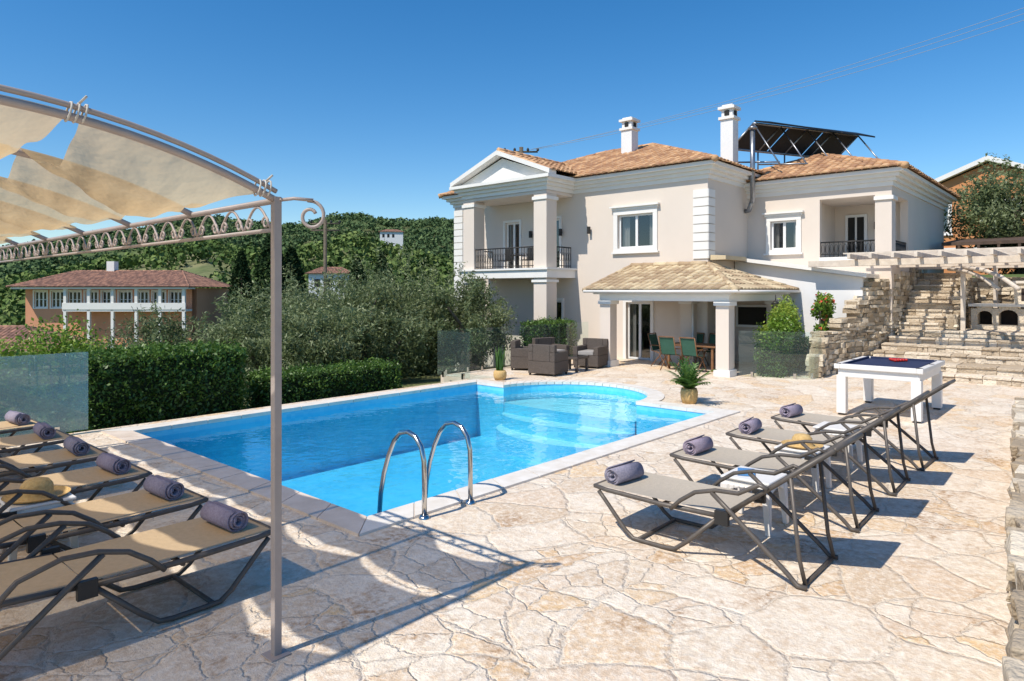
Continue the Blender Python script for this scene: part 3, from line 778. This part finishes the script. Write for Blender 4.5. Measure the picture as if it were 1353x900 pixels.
stonewall('stone_retaining_wall',(20.6,4.42),(24.0,4.35),[(0,2.45),(1,2.9)],.2)
stp=empty('stone_steps')
mb=MB()
rX=[17.6,18.0,18.9,19.3,19.7,20.1]; 
for i,x in enumerate(rX):
    z1=(i+1)*1.0/6; xe=rX[i+1] if i<5 else 23.2
    y=-6.5
    while y<4.75-(x-17)*.2:
        w=U(.25,.85); y1=min(y+w,4.95-(x-17)*.22)
        # riser: two uneven courses under a thin tread slab
        mb.rough(x+.03,x+.3,y+.003,(y+y1)/2+U(-.05,.05),z1-.18,z1-.05,'steps',.015)
        mb.rough(x+.03,x+.3,(y+y1)/2,y1-.003,z1-.18,z1-.05,'steps',.015)
        xx=x
        while xx<xe-.02:
            dd=min(U(.28,.5),xe+.03-xx) if xe-xx>.6 else xe+.03-xx
            mb.rough(xx+.004,xx+dd,y+.003,y1-.003,z1-.055,z1+U(-.006,.006),'steps',.012)
            xx+=dd
        y=y1
    mb.box(x+.06,23.4,-6.5,4.7-(x-17)*.2,z1-1/6-.02,z1-.03,'steps',.6)
mb.build('broad_steps',stp,bevel=.01)
mb=MB()
for i in range(9):
    x=20.45+.31*i; z1=1.0+(i+1)*.17; y=3.15
    while y<4.28:
        y1=min(4.3,y+U(.2,.5)); mb.rough(x+.03,x+.3,y+.003,y1-.003,z1-.17,z1-.05,'steps',.014); mb.rough(x,x+.36,y+.004,y1-.004,z1-.055,z1,'steps',.012); y=y1
    mb.box(x+.05,23.6,3.17,4.28,z1-.19,z1-.03,'steps',.8)
mb.build('upper_flight',stp,bevel=.01)
stonewall('stone_stair_wall',(20.35,3.08),(23.2,3.08),[(0,1.35),(.3,1.5),(.32,1.9),(.6,2.0),(.62,2.35),(1,2.55)],.22,1.0)
stonewall('stone_back_wall',(23.3,3.1),(23.3,-5),[(0,2.45),(1,2.45)],.3,.9)

bq=MB()
y0,y1=1.2,2.8; x0,x1=21.5,22.3; z=1.0
bq.box(x0,x1,y0,y1,z,z+.12,'steps',.2)
for ya,yb in ((y0,y0+.14),(1.66,1.8),(2.2,2.34),(y1-.14,y1)): bq.box(x0,x1,ya,yb,z+.121,z+.55,'steps',.3)
bq.box(x0+.5,x1-.001,y0+.14,y1-.14,z+.12,z+.549,'fire')
def arch(ya,yb):
    n=8; yc=(ya+yb)/2; r=(yb-ya)/2
    for i in range(n):
        a0=math.pi*i/n;a1=math.pi*(i+1)/n
        p=[(yc+r*math.cos(a0),z+.36+r*.8*math.sin(a0)),(yc+r*math.cos(a1),z+.36+r*.8*math.sin(a1))]
        bq.hexa([(x0,p[0][0],p[0][1]),(x0,p[1][0],p[1][1]),(x0,p[1][0],z+.6),(x0,p[0][0],z+.6),(x0+.12,p[0][0],p[0][1]),(x0+.12,p[1][0],p[1][1]),(x0+.12,p[1][0],z+.6),(x0+.12,p[0][0],z+.6)],'steps',.3)
arch(y0+.14,1.66);arch(1.8,2.2);arch(2.34,y1-.14)
bq.box(x0-.06,x1+.0,y0-.06,y1+.06,z+.601,z+.67,'coping')
bq.box(x0+.25,x1,y0,1.9,z+.671,z+1.2,'steps',.15); bq.box(x0+.24,x0+.26,y0+.12,1.75,z+.75,z+1.08,'fire'); bq.box(x0+.2,x1+.03,y0-.04,1.95,z+1.201,z+1.27,'coping')
bq.build('stone_barbecue',bevel=.01)
pg=empty('wooden_pergola')
mb=MB()
for x in (18.6,20.6,22.8): mb.box(x-.06,x+.06,-1.5,6.0 if x<19 else 4.6,2.64,2.80,'pergola')
mb.build('main_beams',pg,bevel=.008)
mb=MB(); y=-1.4
while y<5.0:
    mb.box(17.9,23.2,y-.035,y+.035,2.803,2.92,'pergola'); y+=.48
mb.build('rafters',pg,bevel=.006)
mb=MB(); x=18.05
while x<23.1:
    mb.box(x-.02,x+.02,-1.45,5.0,2.923,2.955,'pergola'); x+=.42
mb.build('slats',pg)
mb=MB()
for x,y,z0 in ((20.6,2.85,1.0),(20.6,-.8,1.0),(18.6,-.8,.3),(22.8,2.4,1.0)): mb.box(x-.05,x+.05,y-.05,y+.05,z0,2.64,'pergola')
for dx,y in ((0,2.85),(.9,3.3)):
    mb.tube([(20.6+dx,y,2.60),(20.0+dx,y-.25,2.57),(19.2+dx,y-.65,2.48),(18.6+dx,y-1.0,2.32),(18.1+dx,y-1.35,2.05)],.05,'pergola',6)
mb.build('posts',pg)
mb=MB()
for y in (-.5,1.6,3.6):
    for x in (25.2,27.5): mb.box(x-.07,x+.07,y-.07,y+.07,2.2,3.5,'dkwood')
mb.hexa([(24.8,-1,3.42),(28,-1,3.72),(28,4,3.72),(24.8,4,3.42),(24.8,-1,3.52),(28,-1,3.82),(28,4,3.82),(24.8,4,3.52)],'dkwood')
for i in range(10): mb.box(24.75,28.05,-1+.5*i,-.93+.5*i,3.3,3.41,'dkwood')
mb.build('timber_shelter')

oh=empty('orange_house',(38.5,-1.0,-.75))
mb=MB();r2=MB()
wall(mb,(0,0,0),UY,EX,2.5,8.2,0,7.6,[(6.9,7.5,5.6,6.9),(4.2,5.2,5.4,6.9)],'orange'); window(mb,(0,0,0),UY,EX,(6.9,7.5,5.6,6.9),2,1,.12); window(mb,(0,0,0),UY,EX,(4.2,5.2,5.4,6.9),2,1,.12)
wall(mb,(0,2.5,0),UX,EY,0,9,0,7.6,[],'orange'); mb.face([(0,8.2,0),(9,8.2,0),(9,8.2,7.6),(0,8.2,7.6)],'orange')
yc=5.35; mb.face([(0,2.5,7.6),(0,8.2,7.6),(0,yc,8.75)],'orange')
for ya in (2.1,8.6):
    a=Vector((-.35,ya,7.5));b=Vector((-.35,yc,8.85)); dx=Vector((.35,0,0)); dz=Vector((0,0,.22)); mb.hexa([a,a+dx,b+dx,b,a+dz,a+dx+dz,b+dx+dz,b+dz],'white')
quoins(mb,(0,0,0),UY,EX,7.75,8.2,2.5,7.5,.35); quoins(mb,(0,0,0),UY,EX,2.5,2.95,2.5,7.5,.35); mb.box(-.06,0,2.5,8.2,4.7,4.85,'white')
roofplane(r2,(-.3,2.1,7.65),(9,2.1,7.65),(-.3,yc,9.0),(9,yc,9.0),'tile',.3,.4); roofplane(r2,(9,8.6,7.65),(-.3,8.6,7.65),(9,yc,9.0),(-.3,yc,9.0),'tile',.3,.4)
mb.build('walls',oh); r2.build('tiled_roof',oh)

dh=empty('salmon_house',(21.1,66.6,0),math.radians(-48.4))
mb=MB();r2=MB()
W=7.4
ops=[(-W+.8+i*1.5,-W+1.9+i*1.5,.55,2.0) for i in range(9)]
wall(mb,(0,0,0),UX,EY,-W,W,-6,2.35,ops,'salmon')
for q in ops:
    window(mb,(0,0,0),UX,EY,q,3,2,.12,False,False,False,.09)
mb.box(-W*.45,W,-1.2,0,.25,.42,'white'); mb.box(-W*.45,W,-1.25,-1.15,.42,1.0,'white')
for i in range(6): x=-W*.45+.2+i*(W*1.45-.4)/5; mb.box(x-.12,x+.12,-1.2,-.96,-6,2.3,'white')
mb.box(-W+.01,W-.01,.9,8,-6,2.3,'salmon')
hip(r2,-W-.5,W+.5,-1.6,8.5,2.4,3.9,-5,5,3.2,3.2,'tile_red'); mb.box(-W-.3,W+.3,-1.4,-.02,2.2,2.36,'white')
mb.box(-2,-1.3,3,3.7,3.5,4.8,'white')
mb.build('walls',dh); r2.build('tiled_roof',dh)
th=empty('garden_hut',(9.8,37.5,0),math.radians(-48.4)); mb=MB(); mb.box(-7,-1,0,4,-5,-.9,'white'); mb.build('walls',th); mb=MB(); hip(mb,-7.5,-.5,-.5,4.5,-.9,.2,-5,-3,2,2,'tile_red'); mb.build('tiled_roof',th)
for nm,x,y,zt,wd in (('village_house',56.5,86,5.6,6),('village_house',150,190,24,8)):
    v=empty(nm,(x,y,0),math.radians(-40)); mb=MB(); mb.box(-wd/2,wd/2,0,5,-5,zt-1,'wwall')
    for i in range(3): mb.box(-wd/2+.8+i*1.7,-wd/2+1.6+i*1.7,-.03,.0,zt-3,zt-1.8,'dark')
    mb.build('walls',v); mb=MB(); hip(mb,-wd/2-.4,wd/2+.4,-.4,5.4,zt-1,zt,-wd/4,wd/4,2.5,2.5,'tile_red'); mb.build('tiled_roof',v)

def pole(x,y,z1):
    mb=MB(); mb.tube([(x,y,-5),(x,y,z1)],.13,'bark',8)
    for dz in (.3,.8): mb.tube([(x-.7,y+.8,z1-dz),(x+.7,y-.8,z1-dz)],.06,'bark',6)
    for s in (-1,-.4,.4,1): mb.lathe((x+.7*s,y-.8*s,z1-.25),[(.07,0),(.09,.1),(.04,.2)],'iron',8)
    mb.build('utility_pole')
pole(28.2,43.5,7.3); pole(33,28.5,11.3)
mb=MB()
for i,(dy,dz) in enumerate(((0,0),(.8,.1),(1.6,-.1))):
    a=Vector((33.3,28.2-dy*.4,11.1+dz*.3)); b=Vector((46,-12+dy,20.5-dy*.7))
    mb.tube([a.lerp(b,t)+Vector((0,0,-1.2*4*t*(1-t))) for t in np.linspace(0,1,24)],.012,'cable',5)
mb.build('power_lines')

# ------------------------------------------------------------------ glass fences
def fence(name,pts,h=1.08,mat='glass',pw=1.3,z0=0.0):
    e=empty(name)
    for a,b in zip(pts[:-1],pts[1:]):
        a=Vector((*a,z0));b=Vector((*b,z0)); L=(b-a).length; d=(b-a)/L; n=Vector((-d.y,d.x,0))*.006; N=max(1,round(L/pw))
        mb=MB(); cl=MB()
        for i in range(N):
            p=a+d*(L*i/N+.012);q=a+d*(L*(i+1)/N-.012)
            mb.hexa([p-n+Vector((0,0,.04)),q-n+Vector((0,0,.04)),q+n+Vector((0,0,.04)),p+n+Vector((0,0,.04)),p-n+Vector((0,0,h)),q-n+Vector((0,0,h)),q+n+Vector((0,0,h)),p+n+Vector((0,0,h))],mat)
            for t in (.2,.8):
                c=p.lerp(q,t); cl.box(c.x-.03,c.x+.03,c.y-.03,c.y+.03,z0,z0+.13,'steel')
        mb.build('glass_panels',e); cl.build('clamps',e)
    return e
fence('glass_fence',[(-4.5,10.9),(-2.6,10.9),(-.7,10.9),(1.25,10.9),(3.2,10.9)],1.14,'glass_l',1.95)
fence('glass_fence',[(10.75,10.8),(10.75,11.9),(16.9,11.9)])
fence('glass_fence',[(15.35,6.55),(15.9,5.1),(16.9,5.2)])

# ------------------------------------------------------------------ canopy pergola (left foreground)
cp=empty('shade_pergola')
XC,HS,RZ,ZB=.42,1.5,.30,2.5
def az(x): return ZB+RZ*(1-abs((x-XC)/HS)**2.2)
ys=[3.44,4.5,5.58,6.66,7.74,8.82,9.9]
mb=MB()
for y in (3.44,9.9):
    for x in (1.92,-1.08): mb.box(x-.022,x+.022,y-.022,y+.022,.006,2.52,'post'); mb.box(x-.06,x+.06,y-.06,y+.06,.001,.008,'post')
mb.build('posts',cp,bevel=.004)
mb=MB()
for i,y in enumerate(ys):
    mb.tube([(x,y,az(x)) for x in np.linspace(-1.08,1.92,25)],.02,'post',8)
    if i in (0,6): mb.tube([(x,y,az(x)+.05) for x in np.linspace(-1.08,1.92,25)],.014,'post',8)
mb.build('arched_ribs',cp)
mb=MB()
for x in (1.92,-1.08):
    mb.tube([(x,3.44,2.5),(x,9.9,2.5)],.018,'post',8); mb.tube([(x,3.44,2.34),(x,9.9,2.34)],.012,'post',8)
    y=3.5
    while y<9.7:
        pts=[]
        for t in np.linspace(0,1,15):
            pts.append((x,y+.3*t,2.35+.13*math.sin(math.pi*t)))
        mb.tube(pts,.008,'post',5)
        for s,cy in ((1,y+.055),(-1,y+.245)):
            mb.tube([(x,cy+s*(.038-.022*q)*math.cos(q*7),2.385+(.038-.022*q)*math.sin(q*7)) for q in np.linspace(0,1,12)],.007,'post',5)
        y+=.31
x=1.92
pts=[(x,3.44,2.5),(x+.06,3.36,2.51),(x+.13,3.28,2.50)]
for q in np.linspace(0,1,26):
    a=math.radians(100-430*q); rr=.085*(1-.65*q)
    s=.20+rr*math.cos(a); pts.append((x+s*.664,3.44-s*.748*.9,2.415+rr*math.sin(a)))
mb.tube(pts,.010,'post',7)
mb.build('scrollwork_beams',cp)
mb=MB()
segs=[(1.86,.98),(.94,.06),(.02,-1.0)]
for i in range(len(ys)-1):
    ya,yb=ys[i]+.01,ys[i+1]-.01
    for si,(xa,xb) in enumerate(segs):
        ph=U(.09,.15); sg=U(.18,.28); sk=U(-.08,.08); p1=U(0,6); p2=U(0,6)
        def fn(u,v,xa=xa,xb=xb,ya=ya,yb=yb,ph=ph,sg=sg,sk=sk,si=si,p1=p1,p2=p2):
            ed=math.sin(math.pi*v)
            x0_=xa-ph*ed*(1.5 if si==0 else .6); x1_=xb+ph*ed*.3
            x=x0_+(x1_-x0_)*u
            y=ya+(yb-ya)*v
            s=math.sin(math.pi*v)**.8
            wr=.016*math.sin(v*17+u*4+p1)*s+.012*math.sin(u*26+v*9+p2)*s*(1-.6*math.sin(math.pi*u))
            return (x,y,az(x)+.025-sg*s*(.5+.55*math.sin(math.pi*u))-wr+sk*s*(u-.5))
        mb.grid(fn,26,26,'canvas')
mb.build('canvas_panels',cp)
mb=MB()
for x in (1.84,.96,.05):
    for dx in (-.03,0,.03):
        c=Vector((x+dx,3.44,az(x)+.025))
        mb.tube([c+Vector((.01*math.sin(a),.035*math.cos(a),.045*math.sin(a))) for a in np.linspace(0,2*math.pi,10)[:-1]],.005,'rope',5,closed=True)
    mb.tube([(x,3.4,az(x)+.06),(x+.02,3.37,az(x)+.09)],.006,'rope',5)
mb.build('lacing',cp)

# ------------------------------------------------------------------ loungers
def lounger_mesh(name,sling,flat):
    mb=MB(); w=.68; hz=.36
    by,bz=-1.13,.37
    bl=.96; ang=math.radians(4 if flat else 38)
    dv=Vector((0,-math.cos(ang),math.sin(ang)))
    for x in (.025,w-.025):
        sg=1 if x<.3 else -1
        mb.tube([(x,.0,hz+.015),(x,-.12,hz),(x,-.6,hz-.012),(x,-1.16,hz)],.019,'alu',8)
        xo=x-sg*.035
        mb.tube([(x,-.04,hz-.02),(x,-.10,hz-.08),(x,-.30,.07),(x,-.37,.022),(x,-.46,.02),(x,-.66,.02),(x,-.74,.03),(x,-.84,.11),(x,-1.08,hz-.02)],.017,'alu',8)
        tl=Vector((xo,by,bz))+dv*.42
        mb.tube([(xo,-.72,hz-.02),(xo,-.80,hz+.06),(xo,-.92,hz+.145),(xo,-1.08,hz+.19),(xo,-1.25,hz+.20),tuple(tl+Vector((0,.06,.02))) if not flat else (xo,-1.45,hz+.14),tuple(tl)],.016,'alu',8)
        mb.tube([(xo,-1.05,hz+.17),(xo,-1.2,hz+.05),(xo,-1.60,.08),(xo,-1.66,.02),(xo,-1.72,.02)],.018,'alu',8)
        if not flat:
            q=Vector((x,by,bz))+dv*.6
            mb.tube([q,(x,-1.66,.2),(x,-1.70,.03)],.015,'alu',8)
        mb.box(xo-.018,xo+.018,by-.05,by+.05,hz-.05,hz+.05,'iron')
        mb.tube([Vector((x,by,bz)),Vector((x,by,bz))+dv*bl],.018,'alu',8)
    for y,z in ((0,hz+.015),(-.41,.02),(-1.69,.02),(-.6,hz-.03)): mb.tube([(.025,y,z),(w-.025,y,z)],.015,'alu',8)
    tp=Vector((0,by,bz))+dv*bl; mb.tube([(.025,tp.y,tp.z),(w-.025,tp.y,tp.z)],.018,'alu',8)
    def seat(u,v):
        return (.03+(w-.06)*v,-.01-1.11*u,hz+.022-.022*math.sin(math.pi*v)*math.sin(math.pi*min(1,u*1.0)))
    mb.grid(seat,16,10,sling)
    def bk(u,v):
        p=Vector((.03+(w-.06)*v,by,bz+.012))+dv*(bl*u); n=Vector((0,math.sin(ang),math.cos(ang)))
        return tuple(p-n*(.03*math.sin(math.pi*v)*math.sin(math.pi*u)))
    mb.grid(bk,12,10,sling)
    return mb.mesh(name)
LA=lounger_mesh('lounger_raised','sling',False); LB=lounger_mesh('lounger_flat','sling_warmlit',True)
def towel_mesh():
    mb=MB(); N=70; L=.36
    def prof(off):
        P=[]
        for i in range(N+1):
            t=i/N; a=t*2*math.pi*3.2; r=.012+.062*t+off; P.append((r*math.cos(a),r*math.sin(a)*.95))
        return P
    a=prof(0);b=prof(.0125)
    lx=lambda i,s:(s*L/2)*(1+.03*math.sin(i*.9))+.012*math.sin(i*.23)
    vs=[]
    for i in range(N+1):
        vs+=[(lx(i,-1),*a[i]),(lx(i,-1),*b[i]),(lx(i,1),*b[i]),(lx(i,1),*a[i])]
    fs=[]
    for i in range(N):
        o=4*i;p=o+4
        fs+=[(o,o+1,p+1,p),(o+1,o+2,p+2,p+1),(o+2,o+3,p+3,p+2),(o+3,o,p,p+3)]
    fs+=[(0,1,2,3),(4*N,4*N+1,4*N+2,4*N+3)]
    mb.idx(vs,fs,'towel',None,True)
    return mb.mesh('towel')
TW=towel_mesh()
for i,x in enumerate((4.67,6.05,7.37,8.70)):
    rz=math.radians(U(-1.5,1.5)); place(LA,'sun_lounger',None,(x,3.25+U(-.02,.04),0),rz)
    t=place(TW,'rolled_towel',None,(x+.30,3.12,.36+.088),math.radians(U(-6,6)))
for i,y in enumerate((4.23,5.26,6.38,7.42,8.55,9.68)):
    place(LB,'sun_lounger',None,(2.36+U(-.03,.03),y+.68,0),math.radians(-90+U(-1.2,1.2)))
    t=place(TW,'rolled_towel',None,(2.18,y+.36,.36+.088),math.radians(90+U(-6,6)))

def sidetable(name,x,y):
    mb=MB(); s=.21
    mb.box(-s,s,-s,s,.405,.43,'plastic'); mb.box(-s+.02,s-.02,-s+.02,s-.02,.35,.404,'plastic')
    for sx in (-1,1):
        for sy in (-1,1):
            a=Vector((sx*(s-.035),sy*(s-.035),.37)); b=Vector((sx*(s-.01),sy*(s-.01),0))
            q=[]
            for c,h in ((b,.022),(a,.035)): q+=[(c.x-h,c.y-h,c.z),(c.x+h,c.y-h,c.z),(c.x+h,c.y+h,c.z),(c.x-h,c.y+h,c.z)]
            mb.hexa(q,'plastic')
    for sx in (-1,1):
        for i in range(8):
            t0=-1+i/4;t1=t0+.25
            mb.hexa([(sx*s*.93-.01,t0*s*.85,.35-.07*abs(t0)**2),(sx*s*.93+.01,t0*s*.85,.35-.07*abs(t0)**2),(sx*s*.93+.01,t1*s*.85,.35-.07*abs(t1)**2),(sx*s*.93-.01,t1*s*.85,.35-.07*abs(t1)**2),(sx*s*.93-.01,t0*s*.85,.37),(sx*s*.93+.01,t0*s*.85,.37),(sx*s*.93+.01,t1*s*.85,.37),(sx*s*.93-.01,t1*s*.85,.37)],'plastic')
            mb.hexa([(t0*s*.85,sx*s*.93-.01,.35-.07*abs(t0)**2),(t0*s*.85,sx*s*.93+.01,.35-.07*abs(t0)**2),(t1*s*.85,sx*s*.93+.01,.35-.07*abs(t1)**2),(t1*s*.85,sx*s*.93-.01,.35-.07*abs(t1)**2),(t0*s*.85,sx*s*.93-.01,.37),(t0*s*.85,sx*s*.93+.01,.37),(t1*s*.85,sx*s*.93+.01,.37),(t1*s*.85,sx*s*.93-.01,.37)],'plastic')
    return mb.build(name,None,(x,y,0),0,.01)
for x,y in ((5.72,2.3),(7.08,2.35),(8.42,2.4),(1.45,6.14)): sidetable('plastic_side_table',x,y)
mb=MB(); mb.lathe((0,0,0),[(.22,.02),(.20,.005),(.12,.0),(.11,.03),(.105,.09),(.08,.125),(.03,.14),(0,.14)],'straw',28)
mb.build('straw_hat',None,(1.45,6.14,.435))
mb=MB(); mb.lathe((0,0,0),[(.2,.02),(.18,.005),(.11,.0),(.10,.03),(.095,.08),(.07,.11),(.03,.12),(0,.12)],'straw',28); mb.build('straw_hat',None,(7.08,2.35,.435))
mb=MB(); mb.box(-.1,.1,-.07,.07,0,.018,'bluebook'); mb.box(-.095,.098,-.065,.068,.003,.016,'plastic'); mb.build('paperback_book',None,(5.70,2.36,.433),.4)

pt=empty('pool_table')
mb=MB(); x0,x1,y0,y1=11.68,13.46,2.12,3.38
for x in (x0+.1,x1-.1):
    for y in (y0+.1,y1-.1): mb.box(x-.07,x+.07,y-.07,y+.07,0.03,.64,'plastic'); mb.box(x-.05,x+.05,y-.05,y+.05,0,.03,'iron')
mb.box(x0+.05,x1-.05,y0+.05,y1-.05,.62,.78,'plastic'); mb.build('legs_and_body',pt,bevel=.008)
mb=MB(); f=.09
mb.box(x0,x1,y0,y0+f,.75,.83,'plastic');mb.box(x0,x1,y1-f,y1,.75,.83,'plastic');mb.box(x0,x0+f,y0+f,y1-f,.751,.829,'plastic');mb.box(x1-f,x1,y0+f,y1-f,.751,.829,'plastic')
mb.build('rails',pt,bevel=.01)
mb=MB(); mb.box(x0+f+.001,x1-f-.001,y0+f+.001,y1-f-.001,.77,.80,'felt'); 
for y in (y0+f,y1-f-.035): mb.box(x0+f+.05,x1-f-.05,y,y+.035,.801,.834,'felt')
for x in (x0+f,x1-f-.035): mb.box(x,x+.035,y0+f+.05,y1-f-.05,.801,.834,'felt')
for x in (x0+f*.6,(x0+x1)/2,x1-f*.6):
    for y in (y0+f*.6,y1-f*.6): mb.lathe((x,y,.833),[(0,.001),(.045,.001),(.05,0)],'iron',14)
mb.build('cloth_and_pockets',pt)
mb=MB()
for i in range(5):
    for j in range(i+1):
        mb.lathe((12.9+.052*i,2.75-.03*i+.06*j,.826),[(.027*math.sin(a),-.027*math.cos(a)) for a in np.linspace(0,math.pi,9)],'red',10)
mb.build('balls',pt)

def armchair(name,x,y,rz):
    mb=MB(); w=.36;d=.36
    mb.box(-w,w,-d,d,.05,.34,'wicker'); mb.box(-w,-w+.13,-d,d,.341,.56,'wicker'); mb.box(w-.13,w,-d,d,.341,.56,'wicker'); mb.box(-w+.13,w-.13,d-.13,d,.341,.74,'wicker')
    mb.box(-w,-w+.129,d-.13,d,.561,.74,'wicker');mb.box(w-.129,w,d-.13,d,.561,.74,'wicker')
    mb.box(-w+.14,w-.14,-d+.01,d-.14,.345,.44,'cushion')
    for sx in (-1,1):
        for sy in (-1,1): mb.box(sx*(w-.04)-.025,sx*(w-.04)+.025,sy*(d-.04)-.025,sy*(d-.04)+.025,0,.05,'iron')
    return mb.build(name,None,(x,y,0),rz,.015)
armchair('wicker_armchair',12.75,10.15,math.radians(100)); armchair('wicker_armchair',13.25,11.25,math.radians(30)); armchair('wicker_armchair',14.75,10.3,math.radians(-80)); armchair('wicker_armchair',14.3,11.3,math.radians(-10))
mb=MB(); mb.box(-.3,.3,-.3,.3,.32,.38,'wicker'); mb.box(-.29,.29,-.29,.29,.381,.39,'pane')
for sx in (-1,1):
    for sy in (-1,1): mb.box(sx*.25-.03,sx*.25+.03,sy*.25-.03,sy*.25+.03,0,.32,'wicker')
mb.build('wicker_coffee_table',None,(13.75,10.15,0),.1,.01)
mb=MB(); mb.box(-.45,.45,-.7,.7,.60,.64,'wood')
for sx in (-1,1):
    for sy in (-1,1): mb.box(sx*.38-.03,sx*.38+.03,sy*.6-.03,sy*.6+.03,0,.60,'wood')
mb.build('wooden_dining_table',None,(16.2,8.0,0),0,.006)
def dchair(x,y,rz):
    mb=MB()
    mb.grid(lambda u,v:(-.2+.4*v,-.2+.4*u,.40+.01*math.sin(3*u)),4,4,'greenfab'); mb.grid(lambda u,v:(-.2+.4*v,.2+.12*u,.42+.42*u),4,4,'greenfab')
    for sx in (-1,1):
        mb.tube([(sx*.21,-.22,0),(sx*.21,.02,.38),(sx*.21,.22,.42),(sx*.21,.34,.86)],.014,'wood',6); mb.tube([(sx*.21,.25,0),(sx*.21,-.02,.3),(sx*.21,-.2,.55),(sx*.21,.24,.57)],.014,'wood',6)
    mb.tube([(-.21,.34,.86),(.21,.34,.86)],.014,'wood',6)
    mb.build('folding_chair',None,(x,y,0),rz)
dchair(15.55,8.35,math.radians(90)); dchair(15.55,7.75,math.radians(85)); dchair(16.2,8.98,0); dchair(16.85,7.9,math.radians(-90)); dchair(16.85,8.5,math.radians(-92))

def pot(name,x,y,kind):
    e=empty(name,(x,y,0)); mb=MB()
    if kind=='palm': prof=[(.0,.002),(.12,.002),(.15,.1),(.155,.2),(.135,.27),(.12,.27),(.12,.24),(0,.24)]
    else: prof=[(.0,.002),(.12,.002),(.15,.08),(.15,.17),(.12,.22),(.1,.2),(0,.2)]
    mb.lathe((0,0,0),prof,'straw',20); mb.build('basket',e)
    V=[];T=[]
    if kind=='palm':
        for i in range(26):
            a=U(0,6.28); el=U(.6,1.45); L=U(.34,.58); N=9; base=Vector((0,0,.25)); d=Vector((math.cos(a)*math.cos(el),math.sin(a)*math.cos(el),math.sin(el))); p=base.copy(); side=Vector((-math.sin(a),math.cos(a),0))
            for k in range(N):
                q=p+d*(L/N); d=(d+Vector((0,0,-.09))).normalized()
                for s in (-1,1):
                    tip=q+side*s*(.13*(1-abs(k/N-.4)))+d*.07+Vector((0,0,-.02))
                    V+=[p,q,tip,tip-d*.012]; T.append(U(.2,.9))
                V+=[p-side*.006,q-side*.006,q+side*.006,p+side*.006]; T.append(.3); p=q
    else:
        for i in range(24):
            a=U(0,6.28); L=U(.35,.62); lean=U(.0,.28); b=Vector((U(-.06,.06),U(-.06,.06),.18)); s=Vector((-math.sin(a),math.cos(a),0))*U(.02,.03); tip=b+Vector((math.cos(a)*lean*L,math.sin(a)*lean*L,L)); m=b.lerp(tip,.55)
            V+=[b-s*.6,b+s*.6,m+s,m-s]; T.append(U(.1,.8)); V+=[m-s,m+s,tip+s*.1,tip-s*.1]; T.append(U(.1,.8))
    me=rawquads('leaves',np.array([tuple(v) for v in V]),np.array(T),'palm'); place(me,'leaves',e)
pot('potted_palm',11.15,5.66,'palm'); pot('potted_snake_plant',11.25,10.35,'snake')

# ------------------------------------------------------------------ vegetation
hedge('clipped_hedge',3.3,5.75,11.35,12.6,-.3,1.0,24000,.07)
hedge('clipped_hedge',6.3,9.4,11.6,12.4,-.3,.42,15000,.065)
hedge('clipped_hedge',15.8,18.3,5.75,6.3,-.1,.75,9000,.06)
hedge('clipped_hedge',14.9,16.6,12.15,12.9,-.3,1.1,8000,.07)
for c,r,n in (((3.7,13.9,-.3),(1.2,.7,.95),7000),((2.3,13.0,-.3),(1.1,.7,.9),7000),((.6,13.2,-.3),(1.4,.9,.9),5000)): bush('flowering_shrub',c,r,n,.075)
bush('green_shrub',(16.45,5.95,.25),(.75,.55,.72),9000,.07,'shrub'); bush('green_shrub',(17.3,6.1,.4),(.7,.5,.7),6000,.07,'shrub')
bush('climbing_plant',(17.8,5.45,.85),(.55,.25,.55),2600,.09,'shrub',flowers=90)
tree('olive_tree',(13.4,16.4,-2.2),5.45,2.7,30000,28,.13,.3,'olive',rz=2.4)
tree('olive_tree',(12.9,13.45,-.6),3.0,1.5,15000,18,.11,.3,'olive',rz=1.4)
tree('olive_tree',(10.5,14.3,-.8),3.2,1.9,18000,20,.11,.3,'olive',rz=1.5)
tree('olive_tree',(8.6,13.8,-.7),2.5,1.4,11000,16,.11,.3,'olive',rz=1.2)
tree('olive_tree',(14.6,14.6,-.8),2.8,1.4,10000,16,.11,.3,'olive',rz=1.3)
tree('olive_tree',(13.0,21.4,-3.2),5.9,3.0,22000,26,.15,.3,'olive',rz=2.5)
tree('olive_tree',(9.6,18.0,-2.6),4.4,2.3,15000,20,.14,.3,'olive',rz=1.9)
tree('olive_tree',(7.3,21.5,-3.2),4.1,2.2,11000,18,.14,.3,'olive',rz=1.8)
tree('olive_tree',(9.9,25.5,-3.6),5.0,2.6,12000,20,.16,.3,'olive',rz=2.2)
tree('olive_tree',(29.3,2.5,1.6),5.1,2.3,26000,30,.14,.4,'olive',rz=2.1)
tree('olive_tree',(30.5,.2,2.0),4.5,2.1,12000,22,.14,.4,'olive',rz=1.8)
tree('olive_tree',(29.5,6.4,2.0),2.9,1.3,7000,14,.12,.4,'shrub',rz=1.2)
def cypress(x,y,z,h,r,n=4000):
    e=empty('cypress_tree',(x,y,z)); t=rng.uniform(0,1,n)**.8; a=rng.uniform(0,6.283,n); rr=r*np.sin(np.pi*np.clip(t*.86+.12,0,1))**.8*rng.uniform(.6,1.1,n)
    C=np.stack([rr*np.cos(a),rr*np.sin(a),t*h],-1); place(leafmesh('leaves',C,.4,.4,.4+.25*rng.normal(size=n),'cypress'),'leaves',e)
    mb=MB(); mb.tube([(0,0,-1),(0,0,h*.9)],.12,'bark',6); mb.build('trunk',e)
for x,y,h,r in ((27.5,50,11.2,1.5),(29.5,50.5,10.3,1.4),(40,56,10,1.3),(43,55,9,1.2),(31,62,10.5,1.2),(46,60,11,1.3)): cypress(x,y,-4.7,h,r)
